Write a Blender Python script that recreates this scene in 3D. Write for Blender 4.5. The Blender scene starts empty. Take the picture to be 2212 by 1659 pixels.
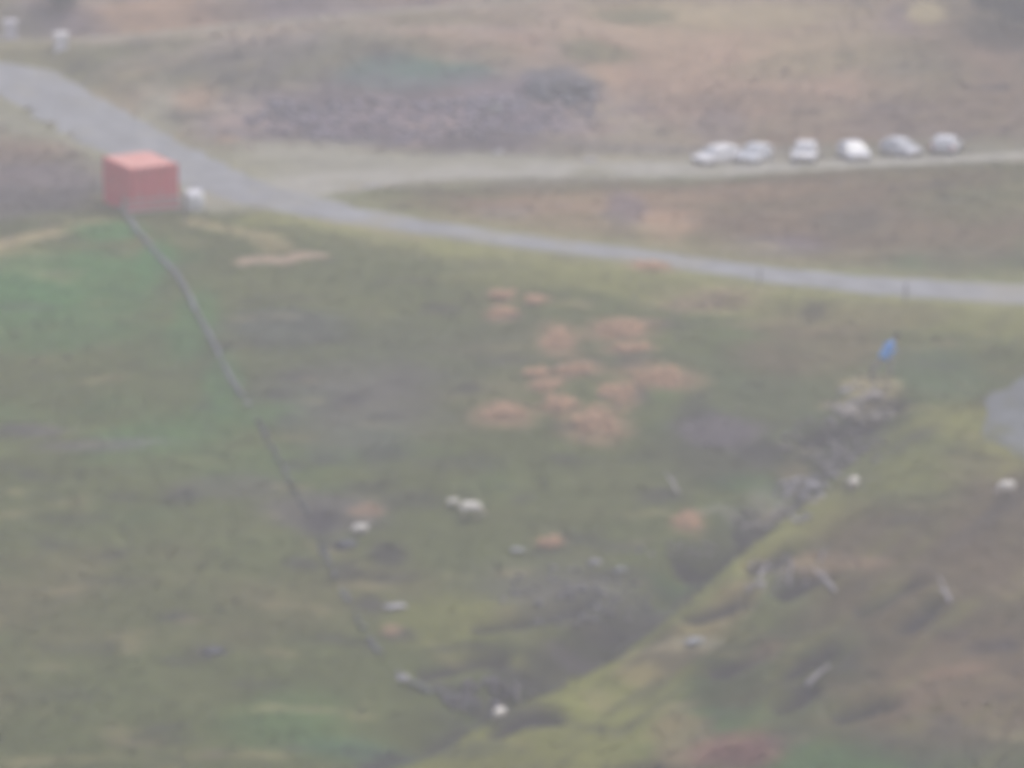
import bpy, bmesh, math, random
import numpy as np
from mathutils import Vector, Matrix

R = math.radians
random.seed(7)
rng = np.random.default_rng(11)
SC = bpy.context.scene
COL = SC.collection

# ------------------------------------------------------------------ camera
CAM_Z = 45.0
F_PX = 3650.0                      # focal length in pixels of a 1024 wide frame
PITCH = 15.73                      # degrees below the horizontal
cam_d = bpy.data.cameras.new("camera")
cam_d.sensor_width = 36.0
cam_d.lens = 36.0 * F_PX / 1024.0
cam_d.clip_start = 0.5
cam_d.clip_end = 6000.0
cam_d.dof.use_dof = True           # the photograph is out of focus (focused too near)
cam_d.dof.focus_distance = 20.0
cam_d.dof.aperture_fstop = 2.05
cam = bpy.data.objects.new("camera", cam_d)
COL.objects.link(cam)
cam.location = (0, 0, CAM_Z)
cam.rotation_euler = (R(90 - PITCH), 0, 0)
SC.camera = cam

# ------------------------------------------------------------------ sky, sun, exposure
SUN_EL, SUN_AZ = 64.0, 60.0        # azimuth from +Y, negative = to the left
world = bpy.data.worlds.new("World")
SC.world = world
world.use_nodes = True
wn = world.node_tree
bg = wn.nodes["Background"]
sky = wn.nodes.new("ShaderNodeTexSky")
sky.sky_type = 'NISHITA'
sky.sun_disc = False
sky.sun_elevation = R(SUN_EL)
sky.sun_rotation = R(SUN_AZ % 360)
sky.dust_density = 4.0
sky.air_density = 1.0
sky.ozone_density = 0.6
wn.links.new(sky.outputs[0], bg.inputs[0])
bg.inputs[1].default_value = 0.14
sl = bpy.data.lights.new("sun", 'SUN')
sl.energy = 1.4
sl.angle = R(16)
sl.color = (1.0, 0.96, 0.89)
so = bpy.data.objects.new("sun", sl)
COL.objects.link(so)
sd = Vector((math.sin(R(SUN_AZ)) * math.cos(R(SUN_EL)), math.cos(R(SUN_AZ)) * math.cos(R(SUN_EL)), math.sin(R(SUN_EL))))
so.rotation_euler = (-sd).to_track_quat('-Z', 'Y').to_euler()
so.location = (0, 100, 120)
vs = SC.view_settings
vs.view_transform = 'Standard'
vs.look = 'None'
vs.gamma = 1.0
vs.use_curve_mapping = False
vs.exposure = 0.80
SC.cycles.use_denoising = True
SC.cycles.max_bounces = 6
SC.cycles.volume_bounces = 1
SC.cycles.use_adaptive_sampling = False

# ------------------------------------------------------------------ numbers
def smooth(a, b, x):
    t = np.clip((x - a) / (b - a), 0, 1)
    return t * t * (3 - 2 * t)

def vnoise(x, y, seed=0):
    xi = np.floor(x).astype(np.int64); yi = np.floor(y).astype(np.int64)
    xf = x - xi; yf = y - yi
    u = xf * xf * (3 - 2 * xf); v = yf * yf * (3 - 2 * yf)
    def hsh(a, b):
        n = (a * 374761393 + b * 668265263 + seed * 974634777) & 0x7fffffff
        n = ((n ^ (n >> 13)) * 1274126177) & 0x7fffffff
        n = n ^ (n >> 16)
        return (n & 0xffff) / 65535.0
    a = hsh(xi, yi); b = hsh(xi + 1, yi); c = hsh(xi, yi + 1); d = hsh(xi + 1, yi + 1)
    return (a * (1 - u) + b * u) * (1 - v) + (c * (1 - u) + d * u) * v * 1.0

def fbm(x, y, seed=0, octv=4, gain=0.5):
    s = 0; a = 1; t = 0
    for k in range(octv):
        s = s + a * vnoise(x, y, seed + k * 17); t += a
        x = x * 2.03 + 5.1; y = y * 2.03 - 3.7; a *= gain
    return s / t - 0.5                                  # about -0.35 .. 0.35

PROF = np.array([(-1500, 300), (-400, 150), (-200, 92), (-60, 58), (-6, 43.6), (3, 43.2), (10, 39), (50, 10), (92, -17), (118, -17.5),
                 (143, -11.8), (160, -7.2), (175, -3.3), (185, -1.5), (195, -0.5), (213, -1.2), (222, -0.9), (230, 1.0), (240, 4.2), (252, 8.0),
                 (280, 15), (330, 29), (450, 62), (700, 120), (1500, 260)], float)
_py = np.linspace(-1500, 1500, 6001)
_pz = np.interp(_py, PROF[:, 0], PROF[:, 1])
_k = np.hanning(17); _k /= _k.sum()
_pz = np.convolve(np.pad(_pz, 8, mode='edge'), _k, 'valid')
_pz[(_py > -8) & (_py < 2)] = np.minimum(_pz[(_py > -8) & (_py < 2)], 43.3)

def base0(x, y):
    x = np.asarray(x, float); y = np.asarray(y, float)
    z = np.interp(y, _py, _pz)
    far = smooth(60, 400, np.abs(x))
    return z + far * 14 * fbm(x / 160, y / 160, 3)

CA, SA = math.cos(R(PITCH)), math.sin(R(PITCH))
def pix_dir(px, py):
    """direction through a point given on a 2212 x 1659 grid of the frame"""
    u = (px / 2212.0 * 1024 - 512) / F_PX
    v = (384 - py / 1659.0 * 768) / F_PX
    d = np.array([u, CA + v * SA, -SA + v * CA])
    return d / np.linalg.norm(d)

_T = np.arange(90, 420, 0.2)
def hit(px, py, fn):
    d = pix_dir(px, py)
    X = d[0] * _T; Y = d[1] * _T; Z = CAM_Z + d[2] * _T
    below = np.nonzero(Z < fn(X, Y))[0]
    i = below[0] if len(below) else len(_T) - 1
    lo, hi = _T[max(i - 1, 0)], _T[i]
    for _ in range(14):
        m = (lo + hi) / 2
        if CAM_Z + d[2] * m < float(fn(np.array([d[0] * m]), np.array([d[1] * m]))[0]): hi = m
        else: lo = m
    return np.array([d[0] * hi, d[1] * hi, CAM_Z + d[2] * hi])

def seg_dist(x, y, pts):
    """unsigned distance to a polyline, the parameter of the nearest point and the side"""
    best = np.full(x.shape, 1e9); par = np.zeros(x.shape); side = np.zeros(x.shape)
    for i in range(len(pts) - 1):
        ax, ay = pts[i][:2]; bx, by = pts[i + 1][:2]
        dx, dy = bx - ax, by - ay; L2 = dx * dx + dy * dy + 1e-9
        t = np.clip(((x - ax) * dx + (y - ay) * dy) / L2, 0, 1)
        d = np.hypot(x - ax - t * dx, y - ay - t * dy)
        m = d < best
        best = np.where(m, d, best); par = np.where(m, i + t, par)
        side = np.where(m, np.sign((x - ax) * dy - (y - ay) * dx), side)   # + to the right of the direction
    return best, par, side

def smooth_line(p, n=4):
    p = np.array(p, float)
    out = []
    for i in range(len(p) - 1):
        p0 = p[max(i - 1, 0)]; p1 = p[i]; p2 = p[i + 1]; p3 = p[min(i + 2, len(p) - 1)]
        for k in range(n):
            t = k / n
            out.append(0.5 * ((2 * p1) + (-p0 + p2) * t + (2 * p0 - 5 * p1 + 4 * p2 - p3) * t * t + (-p0 + 3 * p1 - 3 * p2 + p3) * t ** 3))
    out.append(p[-1])
    return np.array(out)

# roads, given by where they run on the undisturbed valley floor
def lay(pixels, n=4):
    return smooth_line([hit(a, b, base0) for a, b in pixels], n)
ROAD = lay([(-110, 66), (0, 143), (100, 204), (200, 258), (300, 312), (400, 364), (500, 402), (600, 428), (700, 451), (800, 471), (1000, 501),
            (1200, 528), (1400, 554), (1600, 582), (1800, 605), (2000, 621), (2212, 634), (2420, 640)])
TRACK = lay([(590, 420), (680, 396), (800, 380), (950, 371), (1150, 365), (1350, 363), (1500, 362), (1700, 358), (1900, 350), (2100, 341), (2350, 328)])
PATH = lay([(-80, 88), (0, 88), (150, 86), (300, 76), (450, 60), (600, 46), (750, 34), (900, 21), (1060, 7), (1200, -8)])
LOOP = lay([(2460, 760), (2340, 800), (2258, 840), (2215, 890), (2230, 942), (2310, 990), (2480, 1020)])
GULLY = lay([(760, 1720), (860, 1655), (1000, 1590), (1150, 1500), (1300, 1422), (1450, 1340), (1560, 1242), (1700, 1132), (1800, 1042), (1900, 962),
             (2000, 893), (2120, 832), (2240, 790), (2400, 760)], 3)
W_ROAD, W_TRACK, W_PATH, W_LOOP = 2.5, 2.1, 0.55, 2.2
HAGS = [[(1865, 1368), (1905, 1345), (1975, 1312)], [(1690, 1315), (1740, 1285), (1785, 1268)], [(1700, 1505), (1750, 1482), (1795, 1452)],
        [(1470, 1205), (1560, 1193), (1640, 1160)], [(920, 1450), (1000, 1425), (1080, 1412)], [(1730, 960), (1800, 938), (1870, 905), (1940, 872)],
        [(1600, 1130), (1690, 1098), (1770, 1062)], [(1070, 1590), (1130, 1565), (1200, 1560)], [(1040, 1350), (1140, 1330), (1260, 1300)],
        [(1500, 1358), (1550, 1343), (1600, 1326)], [(1630, 1250), (1665, 1240), (1700, 1218)], [(1690, 1582), (1720, 1568), (1752, 1548)], [(1950, 1420), (1985, 1400), (2010, 1370)],
        [(1820, 1620), (1870, 1600), (1910, 1590)], [(1560, 1480), (1600, 1462), (1650, 1450)]]
HAGS = [np.array([hit(a, b, base0) for a, b in h]) for h in HAGS]

def ground_z(x, y, detail=True):
    x = np.asarray(x, float); y = np.asarray(y, float)
    z = base0(x, y)
    vis = smooth(118, 140, y) * (1 - smooth(300, 420, y)) * (1 - smooth(60, 110, np.abs(x)))
    # bank between the lay-by and the road, spoil heap behind the junction
    z = z + vis * 0.9 * smooth(6, 22, x) * np.exp(-((y - 203) / 6.0) ** 2)
    z = z + vis * 1.7 * np.exp(-((x + 9) / 12.0) ** 2 - ((y - 231) / 4.0) ** 2)
    z = z + vis * 1.0 * fbm(x / 14, y / 14, 21, 3)
    dg, pg, sg = seg_dist(x, y, GULLY)
    s = dg * sg                                    # > 0 on the near flank
    near = smooth(-0.4, 0.4, s)
    fade = vis * smooth(0, 6, pg) * (1 - 0.75 * smooth(26, 32, pg))
    z = z + fade * near * np.minimum(np.maximum(s, 0), 14) * 0.10
    z = z + fade * 0.22 * np.exp(-((s - 1.3) / 1.0) ** 2)
    z = z - fade * 1.15 * smooth(-3.0, -1.5, s) * (1 - smooth(-1.1, 0.4, s)) * (0.75 + 1.2 * fbm(x / 3, y / 3, 5, 2))
    for hg in HAGS:
        dh, ph, sh = seg_dist(x, y, hg)
        z = z - vis * 0.42 * np.exp(-(dh / 0.42) ** 2) + vis * 0.22 * np.exp(-((dh - 1.1) / 0.6) ** 2)
    if detail:
        tus = fbm(x / 2.4, y / 1.5, 31, 3)
        z = z + vis * (0.30 * tus + 0.05 * np.abs(fbm(x / 0.8, y / 0.6, 41, 2)))
    pad = np.exp(-(np.hypot((x + 16.2) / 4.6, (y - 196.5) / 4.6)) ** 6)
    z = z * (1 - pad) + (np.interp(196.5, _py, _pz) - 0.25 + (y - 196.5) * 0.03) * pad
    for line, w in ((ROAD, W_ROAD), (TRACK, W_TRACK), (PATH, W_PATH), (LOOP, W_LOOP)):
        d, p, _ = seg_dist(x, y, line)
        i = np.clip(p.astype(int), 0, len(line) - 2); t = p - i
        zr = line[i, 2] * (1 - t) + line[i + 1, 2] * t
        m = 1 - smooth(w + 0.5, w + 2.6, d)
        z = z * (1 - m) + (zr - 0.06) * m
    return z

# the grid of the ground sheet; every thing is set down on this very surface
def axis(lo, hi, step, far_lo, far_hi):
    a = list(np.arange(lo, hi + 1e-6, step))
    d = step
    while a[-1] < far_hi: d *= 1.16; a.append(a[-1] + d)
    d = step
    while a[0] > far_lo: d *= 1.16; a.insert(0, a[0] - d)
    return np.array(a)
gx = axis(-44, 44, 0.25, -1000, 1000)
gy = axis(128, 266, 0.25, -900, 1100)
GX, GY = np.meshgrid(gx, gy)
GZ = np.zeros_like(GX)
for r0 in range(0, GX.shape[0], 60): GZ[r0:r0 + 60] = ground_z(GX[r0:r0 + 60], GY[r0:r0 + 60])

def surf(x, y):
    """height of the ground sheet"""
    x = np.asarray(x, float); y = np.asarray(y, float)
    i = np.clip(np.searchsorted(gx, x) - 1, 0, len(gx) - 2); j = np.clip(np.searchsorted(gy, y) - 1, 0, len(gy) - 2)
    u = (x - gx[i]) / (gx[i + 1] - gx[i]); v = (y - gy[j]) / (gy[j + 1] - gy[j])
    return (GZ[j, i] * (1 - u) + GZ[j, i + 1] * u) * (1 - v) + (GZ[j + 1, i] * (1 - u) + GZ[j + 1, i + 1] * u) * v
def gz(x, y):
    return float(surf(np.array([x]), np.array([y]))[0])
_seen = {}
def at(px, py):
    """the point of the ground that lies at this place of the frame"""
    if (px, py) not in _seen: _seen[(px, py)] = hit(px, py, surf)
    return _seen[(px, py)]
def scale_at(p):
    return F_PX * 2212 / 1024 / math.sqrt(p[0] ** 2 + p[1] ** 2 + (CAM_Z - p[2]) ** 2)

# ------------------------------------------------------------------ materials
def mat(name, col, rough=0.8, var=0.12, scale=6.0, metal=0.0, bump=0.0, spec=0.3, attr=None, dirt=None):
    m = bpy.data.materials.new(name); m.use_nodes = True
    nt = m.node_tree; b = nt.nodes["Principled BSDF"]
    b.inputs["Roughness"].default_value = rough
    b.inputs["Metallic"].default_value = metal
    b.inputs["Specular IOR Level"].default_value = spec
    tc = nt.nodes.new("ShaderNodeTexCoord")
    nz = nt.nodes.new("ShaderNodeTexNoise"); nz.inputs["Scale"].default_value = scale; nz.inputs["Detail"].default_value = 6
    nt.links.new(tc.outputs["Object"], nz.inputs["Vector"])
    hv = nt.nodes.new("ShaderNodeMapRange")
    hv.inputs["From Min"].default_value = 0.3; hv.inputs["From Max"].default_value = 0.7
    hv.inputs["To Min"].default_value = 1 - var; hv.inputs["To Max"].default_value = 1 + var
    nt.links.new(nz.outputs["Fac"], hv.inputs["Value"])
    mx = nt.nodes.new("ShaderNodeMix"); mx.data_type = 'RGBA'; mx.blend_type = 'MULTIPLY'
    mx.inputs["Factor"].default_value = 1.0
    if attr:
        a = nt.nodes.new("ShaderNodeAttribute"); a.attribute_name = attr
        nt.links.new(a.outputs["Color"], mx.inputs["A"])
    else:
        mx.inputs["A"].default_value = (*col, 1)
    nt.links.new(hv.outputs["Result"], mx.inputs["B"])
    out = mx.outputs["Result"]
    if dirt:
        n2 = nt.nodes.new("ShaderNodeTexNoise"); n2.inputs["Scale"].default_value = dirt[1]; n2.inputs["Detail"].default_value = 8
        nt.links.new(tc.outputs["Object"], n2.inputs["Vector"])
        rp = nt.nodes.new("ShaderNodeValToRGB"); rp.color_ramp.elements[0].position = 0.5; rp.color_ramp.elements[1].position = 0.68
        nt.links.new(n2.outputs["Fac"], rp.inputs["Fac"])
        m2 = nt.nodes.new("ShaderNodeMix"); m2.data_type = 'RGBA'
        nt.links.new(rp.outputs["Color"], m2.inputs["Factor"])
        nt.links.new(out, m2.inputs["A"]); m2.inputs["B"].default_value = (*dirt[0], 1)
        out = m2.outputs["Result"]
    nt.links.new(out, b.inputs["Base Color"])
    if bump:
        bp = nt.nodes.new("ShaderNodeBump"); bp.inputs["Strength"].default_value = bump; bp.inputs["Distance"].default_value = 0.05
        nt.links.new(nz.outputs["Fac"], bp.inputs["Height"]); nt.links.new(bp.outputs["Normal"], b.inputs["Normal"])
    return m

M = {}
M['ground'] = mat('moor_ground', (0.1, 0.1, 0.05), 1.0, 0.14, 1.2, bump=0.3, spec=0.1, attr='veg')
M['blade'] = mat('grass_blades', (0.1, 0.1, 0.05), 0.9, 0.15, 3.0, spec=0.05, attr='veg')
def soft_normals(m):
    """thin leaves let light through: shade them nearer to the lie of the ground than to each flat blade"""
    nt = m.node_tree; g = nt.nodes.new("ShaderNodeNewGeometry"); v = nt.nodes.new("ShaderNodeVectorMath"); v.operation = 'MULTIPLY_ADD'
    v.inputs[1].default_value = (0.25, 0.25, 0.25); v.inputs[2].default_value = (0, -0.2, 0.9)
    n = nt.nodes.new("ShaderNodeVectorMath"); n.operation = 'NORMALIZE'
    nt.links.new(g.outputs["Normal"], v.inputs[0]); nt.links.new(v.outputs[0], n.inputs[0])
    nt.links.new(n.outputs[0], nt.nodes["Principled BSDF"].inputs["Normal"])
soft_normals(M['blade'])
M['asphalt'] = mat('weathered_asphalt', (0.27, 0.28, 0.295), 0.85, 0.22, 0.7, dirt=((0.29, 0.285, 0.25), 0.22))
M['asphalt_worn'] = mat('worn_mossy_asphalt', (0.15, 0.165, 0.175), 0.9, 0.2, 0.8, dirt=((0.13, 0.14, 0.075), 0.5))
M['gravel'] = mat('pale_gravel', (0.34, 0.33, 0.28), 0.95, 0.2, 1.2, bump=0.4, dirt=((0.25, 0.24, 0.17), 0.3))
M['dust'] = mat('trodden_path', (0.30, 0.27, 0.20), 0.95, 0.2, 1.0, dirt=((0.17, 0.16, 0.09), 0.4))
M['stone'] = mat('grey_stone', (0.33, 0.34, 0.38), 0.9, 0.25, 3.0, bump=0.5, dirt=((0.16, 0.18, 0.12), 1.0))
M['mossy_stone'] = mat('mossy_stone', (0.15, 0.16, 0.165), 0.9, 0.3, 3.0, bump=0.5, dirt=((0.09, 0.11, 0.055), 0.9))
M['slate'] = mat('purple_slate', (0.125, 0.112, 0.14), 0.85, 0.35, 2.0, bump=0.4, attr='veg')
M['rock'] = mat('blue_grey_rock', (0.115, 0.12, 0.145), 0.9, 0.35, 0.9, bump=0.6)
M['pale_rock'] = mat('pale_rock', (0.40, 0.39, 0.41), 0.9, 0.2, 4.0, bump=0.4)
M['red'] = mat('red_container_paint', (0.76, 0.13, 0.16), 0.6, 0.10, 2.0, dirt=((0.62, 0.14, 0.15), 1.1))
M['red_roof'] = mat('sky_brightened_red_roof_paint', (0.84, 0.44, 0.39), 0.6, 0.08, 2.0, dirt=((0.78, 0.36, 0.31), 1.3))  # paler red holds the sky's light on the roof; lock rods share it
M['steel'] = mat('galvanised_steel', (0.45, 0.46, 0.48), 0.45, 0.1, 5.0, metal=0.6)
M['pale_wood'] = mat('silvered_wood', (0.50, 0.46, 0.46), 0.9, 0.15, 8.0)
M['wood'] = mat('weathered_wood', (0.30, 0.27, 0.25), 0.9, 0.2, 8.0)
M['dead'] = mat('bleached_dead_wood', (0.42, 0.39, 0.41), 0.9, 0.2, 6.0)
M['white_paint'] = mat('whitewash', (0.84, 0.83, 0.84), 0.8, 0.08, 3.0, dirt=((0.55, 0.53, 0.55), 2.0))
M['bag'] = mat('woven_white_bag', (0.86, 0.87, 0.92), 0.75, 0.07, 7.0)
M['tyre'] = mat('tyre_rubber', (0.03, 0.03, 0.032), 0.9, 0.1)
M['rim'] = mat('alloy_rim', (0.5, 0.5, 0.52), 0.35, 0.05, metal=0.7)
M['glass'] = mat('dark_car_glass', (0.45, 0.48, 0.52), 0.12, 0.03, spec=0.6)
M['trim'] = mat('black_trim', (0.04, 0.04, 0.045), 0.6, 0.05)
M['lamp_red'] = mat('red_lens', (0.55, 0.03, 0.03), 0.25, 0.03)
M['lamp_clear'] = mat('clear_lens', (0.75, 0.76, 0.78), 0.15, 0.03)
M['plate'] = mat('blank_plate', (0.75, 0.74, 0.66), 0.5, 0.03)
for nm, c in (('car_white', (0.86, 0.86, 0.88)), ('car_silver', (0.74, 0.77, 0.82)), ('car_grey', (0.58, 0.60, 0.66)), ('car_pearl', (0.78, 0.80, 0.85))):
    M[nm] = mat(nm, c, 0.38, 0.03, 3.0, spec=0.5)
M['fleece'] = mat('sheep_fleece', (0.86, 0.82, 0.75), 1.0, 0.10, 14.0, bump=0.6, spec=0.05)
M['sheep_skin'] = mat('pale_sheep_face', (0.55, 0.49, 0.44), 0.9, 0.12, 10.0)
M['hoof'] = mat('dark_hoof', (0.05, 0.045, 0.04), 0.8)
M['skin'] = mat('skin', (0.52, 0.33, 0.25), 0.6, 0.05)
M['jacket'] = mat('bright_blue_jacket', (0.11, 0.44, 1.0), 0.65, 0.06, 6.0)
M['trousers'] = mat('pale_trousers', (0.34, 0.29, 0.30), 0.85, 0.1, 8.0)
M['boot'] = mat('brown_boots', (0.09, 0.06, 0.045), 0.8)
M['hair'] = mat('dark_hair', (0.03, 0.028, 0.03), 0.7)
M['bark'] = mat('bark', (0.10, 0.085, 0.07), 0.9, 0.25, 6.0, bump=0.4)
M['leaf'] = mat('dark_leaves', (0.022, 0.040, 0.048), 0.7, 0.3, 3.0)
M['bracken'] = mat('dead_bracken', (0.36, 0.18, 0.10), 0.9, 0.25, 4.0, spec=0.1, attr='veg')
soft_normals(M['bracken'])

# ------------------------------------------------------------------ object helpers
def link(name, me, m=None, parent=None, smooth_shade=False):
    o = bpy.data.objects.new(name, me); COL.objects.link(o)
    if m is not None: me.materials.append(m)
    if parent is not None: o.parent = parent
    if smooth_shade:
        me.polygons.foreach_set('use_smooth', [True] * len(me.polygons))
    return o
def tag(o, label=None, cat=None, group=None, kind=None):
    if label: o['label'] = label
    if cat: o['category'] = cat
    if group: o['group'] = group
    if kind: o['kind'] = kind
    return o
def thing(name, label, cat, loc, rz=0.0, group=None, rot=None, s=1.0):
    o = bpy.data.objects.new(name, None); COL.objects.link(o)
    o.empty_display_size = 0.3
    o.location = Vector([float(v) for v in loc]); o.rotation_euler = rot or (0, 0, rz); o.scale = (s, s, s)
    return tag(o, label, cat, group)
def np_mesh(name, V, F):
    me = bpy.data.meshes.new(name)
    V = np.asarray(V, np.float32); F = np.asarray(F, np.int32)
    k = F.shape[1]
    me.vertices.add(len(V)); me.vertices.foreach_set('co', V.ravel())
    me.loops.add(F.size); me.loops.foreach_set('vertex_index', F.ravel())
    me.polygons.add(len(F)); me.polygons.foreach_set('loop_start', np.arange(0, F.size, k, dtype=np.int32))
    me.update(calc_edges=True)
    return me
def set_veg(me, rgb):
    a = me.color_attributes.new('veg', 'FLOAT_COLOR', 'POINT')
    c = np.ones((len(rgb), 4), np.float32); c[:, :3] = np.clip(rgb, 0, 1)
    a.data.foreach_set('color', c.ravel())
class MB:
    """collects boxes, prisms, tubes and lofts, and links them as one mesh"""
    def __init__(s): s.bm = bmesh.new()
    def box(s, lo, hi, M4=None, bevel=0.0):
        r = bmesh.ops.create_cube(s.bm, size=1)['verts']
        c = [(a + b) / 2 for a, b in zip(lo, hi)]; d = [b - a for a, b in zip(lo, hi)]
        for v in r: v.co = Vector((v.co.x * d[0] + c[0], v.co.y * d[1] + c[1], v.co.z * d[2] + c[2]))
        if bevel:
            es = list({e for v in r for e in v.link_edges})
            out = bmesh.ops.bevel(s.bm, geom=es, offset=bevel, segments=2, affect='EDGES')
            r = list({v for f in out['faces'] for v in f.verts} | {v for v in r if v.is_valid})
        if M4 is not None:
            for v in r: v.co = M4 @ v.co
        return s
    def tube(s, pts, rad, n=8, cap=True):
        rad = rad if hasattr(rad, '__len__') else [rad] * len(pts)
        pts = [Vector(p) for p in pts]; rings = []
        for i, p in enumerate(pts):
            t = (pts[min(i + 1, len(pts) - 1)] - pts[max(i - 1, 0)]).normalized()
            a = t.orthogonal().normalized(); b = t.cross(a)
            if rings:
                a0 = (rings[-1][0].co - pts[i - 1]); a0 = a0 - t * a0.dot(t)
                if a0.length > 1e-6: a = a0.normalized(); b = t.cross(a)
            rings.append([s.bm.verts.new(p + (a * math.cos(2 * math.pi * k / n) + b * math.sin(2 * math.pi * k / n)) * rad[i]) for k in range(n)])
        for r0, r1 in zip(rings, rings[1:]):
            for k in range(n): s.bm.faces.new((r0[k], r0[(k + 1) % n], r1[(k + 1) % n], r1[k]))
        if cap:
            s.bm.faces.new(rings[0][::-1]); s.bm.faces.new(rings[-1])
        return s
    def loft(s, rings, cap=True):
        rs = [[s.bm.verts.new(Vector(p)) for p in r] for r in rings]; n = len(rs[0])
        for r0, r1 in zip(rs, rs[1:]):
            for k in range(n): s.bm.faces.new((r0[k], r0[(k + 1) % n], r1[(k + 1) % n], r1[k]))
        if cap: s.bm.faces.new(rs[0][::-1]); s.bm.faces.new(rs[-1])
        return s
    def slab(s, quad, t):
        """a panel with thickness t along its normal"""
        q = [Vector(p) for p in quad]; n = (q[1] - q[0]).cross(q[3] - q[0]).normalized() * t
        a = [s.bm.verts.new(p) for p in q]; b = [s.bm.verts.new(p + n) for p in q]
        s.bm.faces.new(a[::-1]); s.bm.faces.new(b)
        for k in range(len(q)): s.bm.faces.new((a[k], a[(k + 1) % len(q)], b[(k + 1) % len(q)], b[k]))
        return s
    def build(s, name, m, parent=None, sm=False):
        bmesh.ops.recalc_face_normals(s.bm, faces=s.bm.faces[:])
        me = bpy.data.meshes.new(name); s.bm.to_mesh(me); s.bm.free()
        return link(name, me, m, parent, sm)
def stone_mesh(name, rx, ry, rz, seed, sub=2, rough=0.22):
    bm = bmesh.new(); bmesh.ops.create_icosphere(bm, subdivisions=sub, radius=1)
    rr = random.Random(seed)
    ph = [(Vector((rr.uniform(-1, 1), rr.uniform(-1, 1), rr.uniform(-1, 1))).normalized(), rr.uniform(0.55, 0.9)) for _ in range(9)]
    for v in bm.verts:
        p = v.co.copy()
        for n, d in ph:                                   # cut with planes: a faceted boulder
            k = p.dot(n)
            if k > d: p -= n * (k - d) * 0.85
        p *= 1 + rough * 0.3 * (rr.random() - 0.5)
        v.co = Vector((p.x * rx, p.y * ry, p.z * rz))
    me = bpy.data.meshes.new(name); bm.to_mesh(me); bm.free()
    return me
def skin_mesh(name, verts, edges, root=0, sub=2):
    """a smooth body grown over a skeleton: verts = [(x, y, z, radius)]"""
    me = bpy.data.meshes.new(name + '_bones')
    me.from_pydata([v[:3] for v in verts], edges, [])
    o = bpy.data.objects.new(name + '_bones', me); COL.objects.link(o)
    sk = o.modifiers.new('skin', 'SKIN'); sk.use_smooth_shade = True
    sd_ = o.modifiers.new('sub', 'SUBSURF'); sd_.levels = sub; sd_.render_levels = sub
    for i, v in enumerate(verts):
        d = me.skin_vertices[0].data[i]; r = v[3] if hasattr(v[3], '__len__') else (v[3], v[3])
        d.radius = r; d.use_root = (i == root)
    dg = bpy.context.evaluated_depsgraph_get(); dg.update()
    out = bpy.data.meshes.new_from_object(o.evaluated_get(dg)); out.name = name
    bpy.data.objects.remove(o); bpy.data.meshes.remove(me)
    return out
def copy_tree(o, parent=None):
    c = o.copy(); COL.objects.link(c)
    if parent is not None: c.parent = parent
    for ch in list(o.children): copy_tree(ch, c)
    return c

# what grows where, with some brightness falloff in the browns: regions of vegetation given as world ellipses and strips
def ell(px, py, rx, ry):
    c = at(px, py); k = scale_at(c)
    a = at(px, py - ry); b = at(px, py + ry)
    return c[0], c[1], rx / k, max(abs(a[1] - b[1]) / 2, 0.35)
PAINT = []                                              # (shape, data, colour, weight, edge softness)
def patch(px, py, rx, ry, col, w=0.8, soft=0.6): PAINT.append(('e', ell(px, py, rx, ry), col, w, soft))
def strip(pts, rad, col, w=0.8, soft=0.6): PAINT.append(('s', (np.array([at(*p) for p in pts]), rad), col, w, soft))
C = dict(green=(0.058, 0.170, 0.048), olive=(0.100, 0.118, 0.044), yellow=(0.195, 0.205, 0.055), straw=(0.37, 0.31, 0.165), tan=(0.36, 0.235, 0.150),
         rust=(0.39, 0.25, 0.160), brown=(0.165, 0.115, 0.075), dark=(0.068, 0.075, 0.062), peat=(0.042, 0.038, 0.048), slate=(0.140, 0.112, 0.150),
         teal=(0.045, 0.145, 0.095), pale=(0.30, 0.295, 0.235), gravel=(0.34, 0.33, 0.325), clay=(0.52, 0.37, 0.29), blue=(0.085, 0.095, 0.115), redbrown=(0.17, 0.085, 0.075))
# broad areas first, single patches after
patch(1500, 100, 520, 110, C['tan'], 0.55, 0.9)
patch(1750, 230, 400, 90, C['tan'], 0.3, 0.9)
patch(330, 25, 170, 40, C['tan'], 0.9)
patch(1560, 130, 260, 60, C['tan'], 0.5, 0.9)
patch(1420, 60, 160, 40, (0.36, 0.26, 0.16), 0.7, 0.9)
patch(1780, 110, 160, 50, C['straw'], 0.45, 0.9)
patch(1310, 190, 50, 90, (0.36, 0.25, 0.17), 0.7, 0.8)
patch(1290, 230, 60, 60, C['straw'], 0.6)
patch(1320, 140, 40, 70, C['tan'], 0.7)
patch(1560, 30, 280, 32, C['straw'], 0.6)
patch(2000, 28, 42, 26, C['straw'], 1.0)
patch(620, 30, 140, 22, C['slate'], 0.6)
patch(520, 25, 60, 26, C['brown'], 0.5)
patch(90, 40, 120, 45, C['slate'], 0.7)
patch(700, 130, 420, 60, C['olive'], 0.6, 0.9)
patch(170, 130, 160, 40, C['olive'], 0.6, 0.9)
patch(330, 270, 60, 50, C['pale'], 0.7)
patch(90, 250, 130, 40, C['pale'], 0.7)
patch(900, 160, 150, 30, C['teal'], 0.9)
patch(880, 170, 110, 24, (0.045, 0.17, 0.10), 0.95)
patch(1000, 150, 70, 16, C['teal'], 0.7)
patch(560, 110, 150, 35, C['slate'], 0.35)
patch(1215, 180, 85, 36, C['blue'], 0.85, 0.4)
patch(1155, 180, 26, 34, C['blue'], 0.7)
patch(870, 262, 400, 62, (0.20, 0.155, 0.205), 0.7, 0.8)
patch(1150, 240, 200, 55, (0.18, 0.145, 0.19), 0.5, 0.9)
patch(700, 290, 190, 20, (0.095, 0.075, 0.105), 0.75, 0.7)
patch(1560, 325, 300, 12, C['slate'], 0.4)
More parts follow.
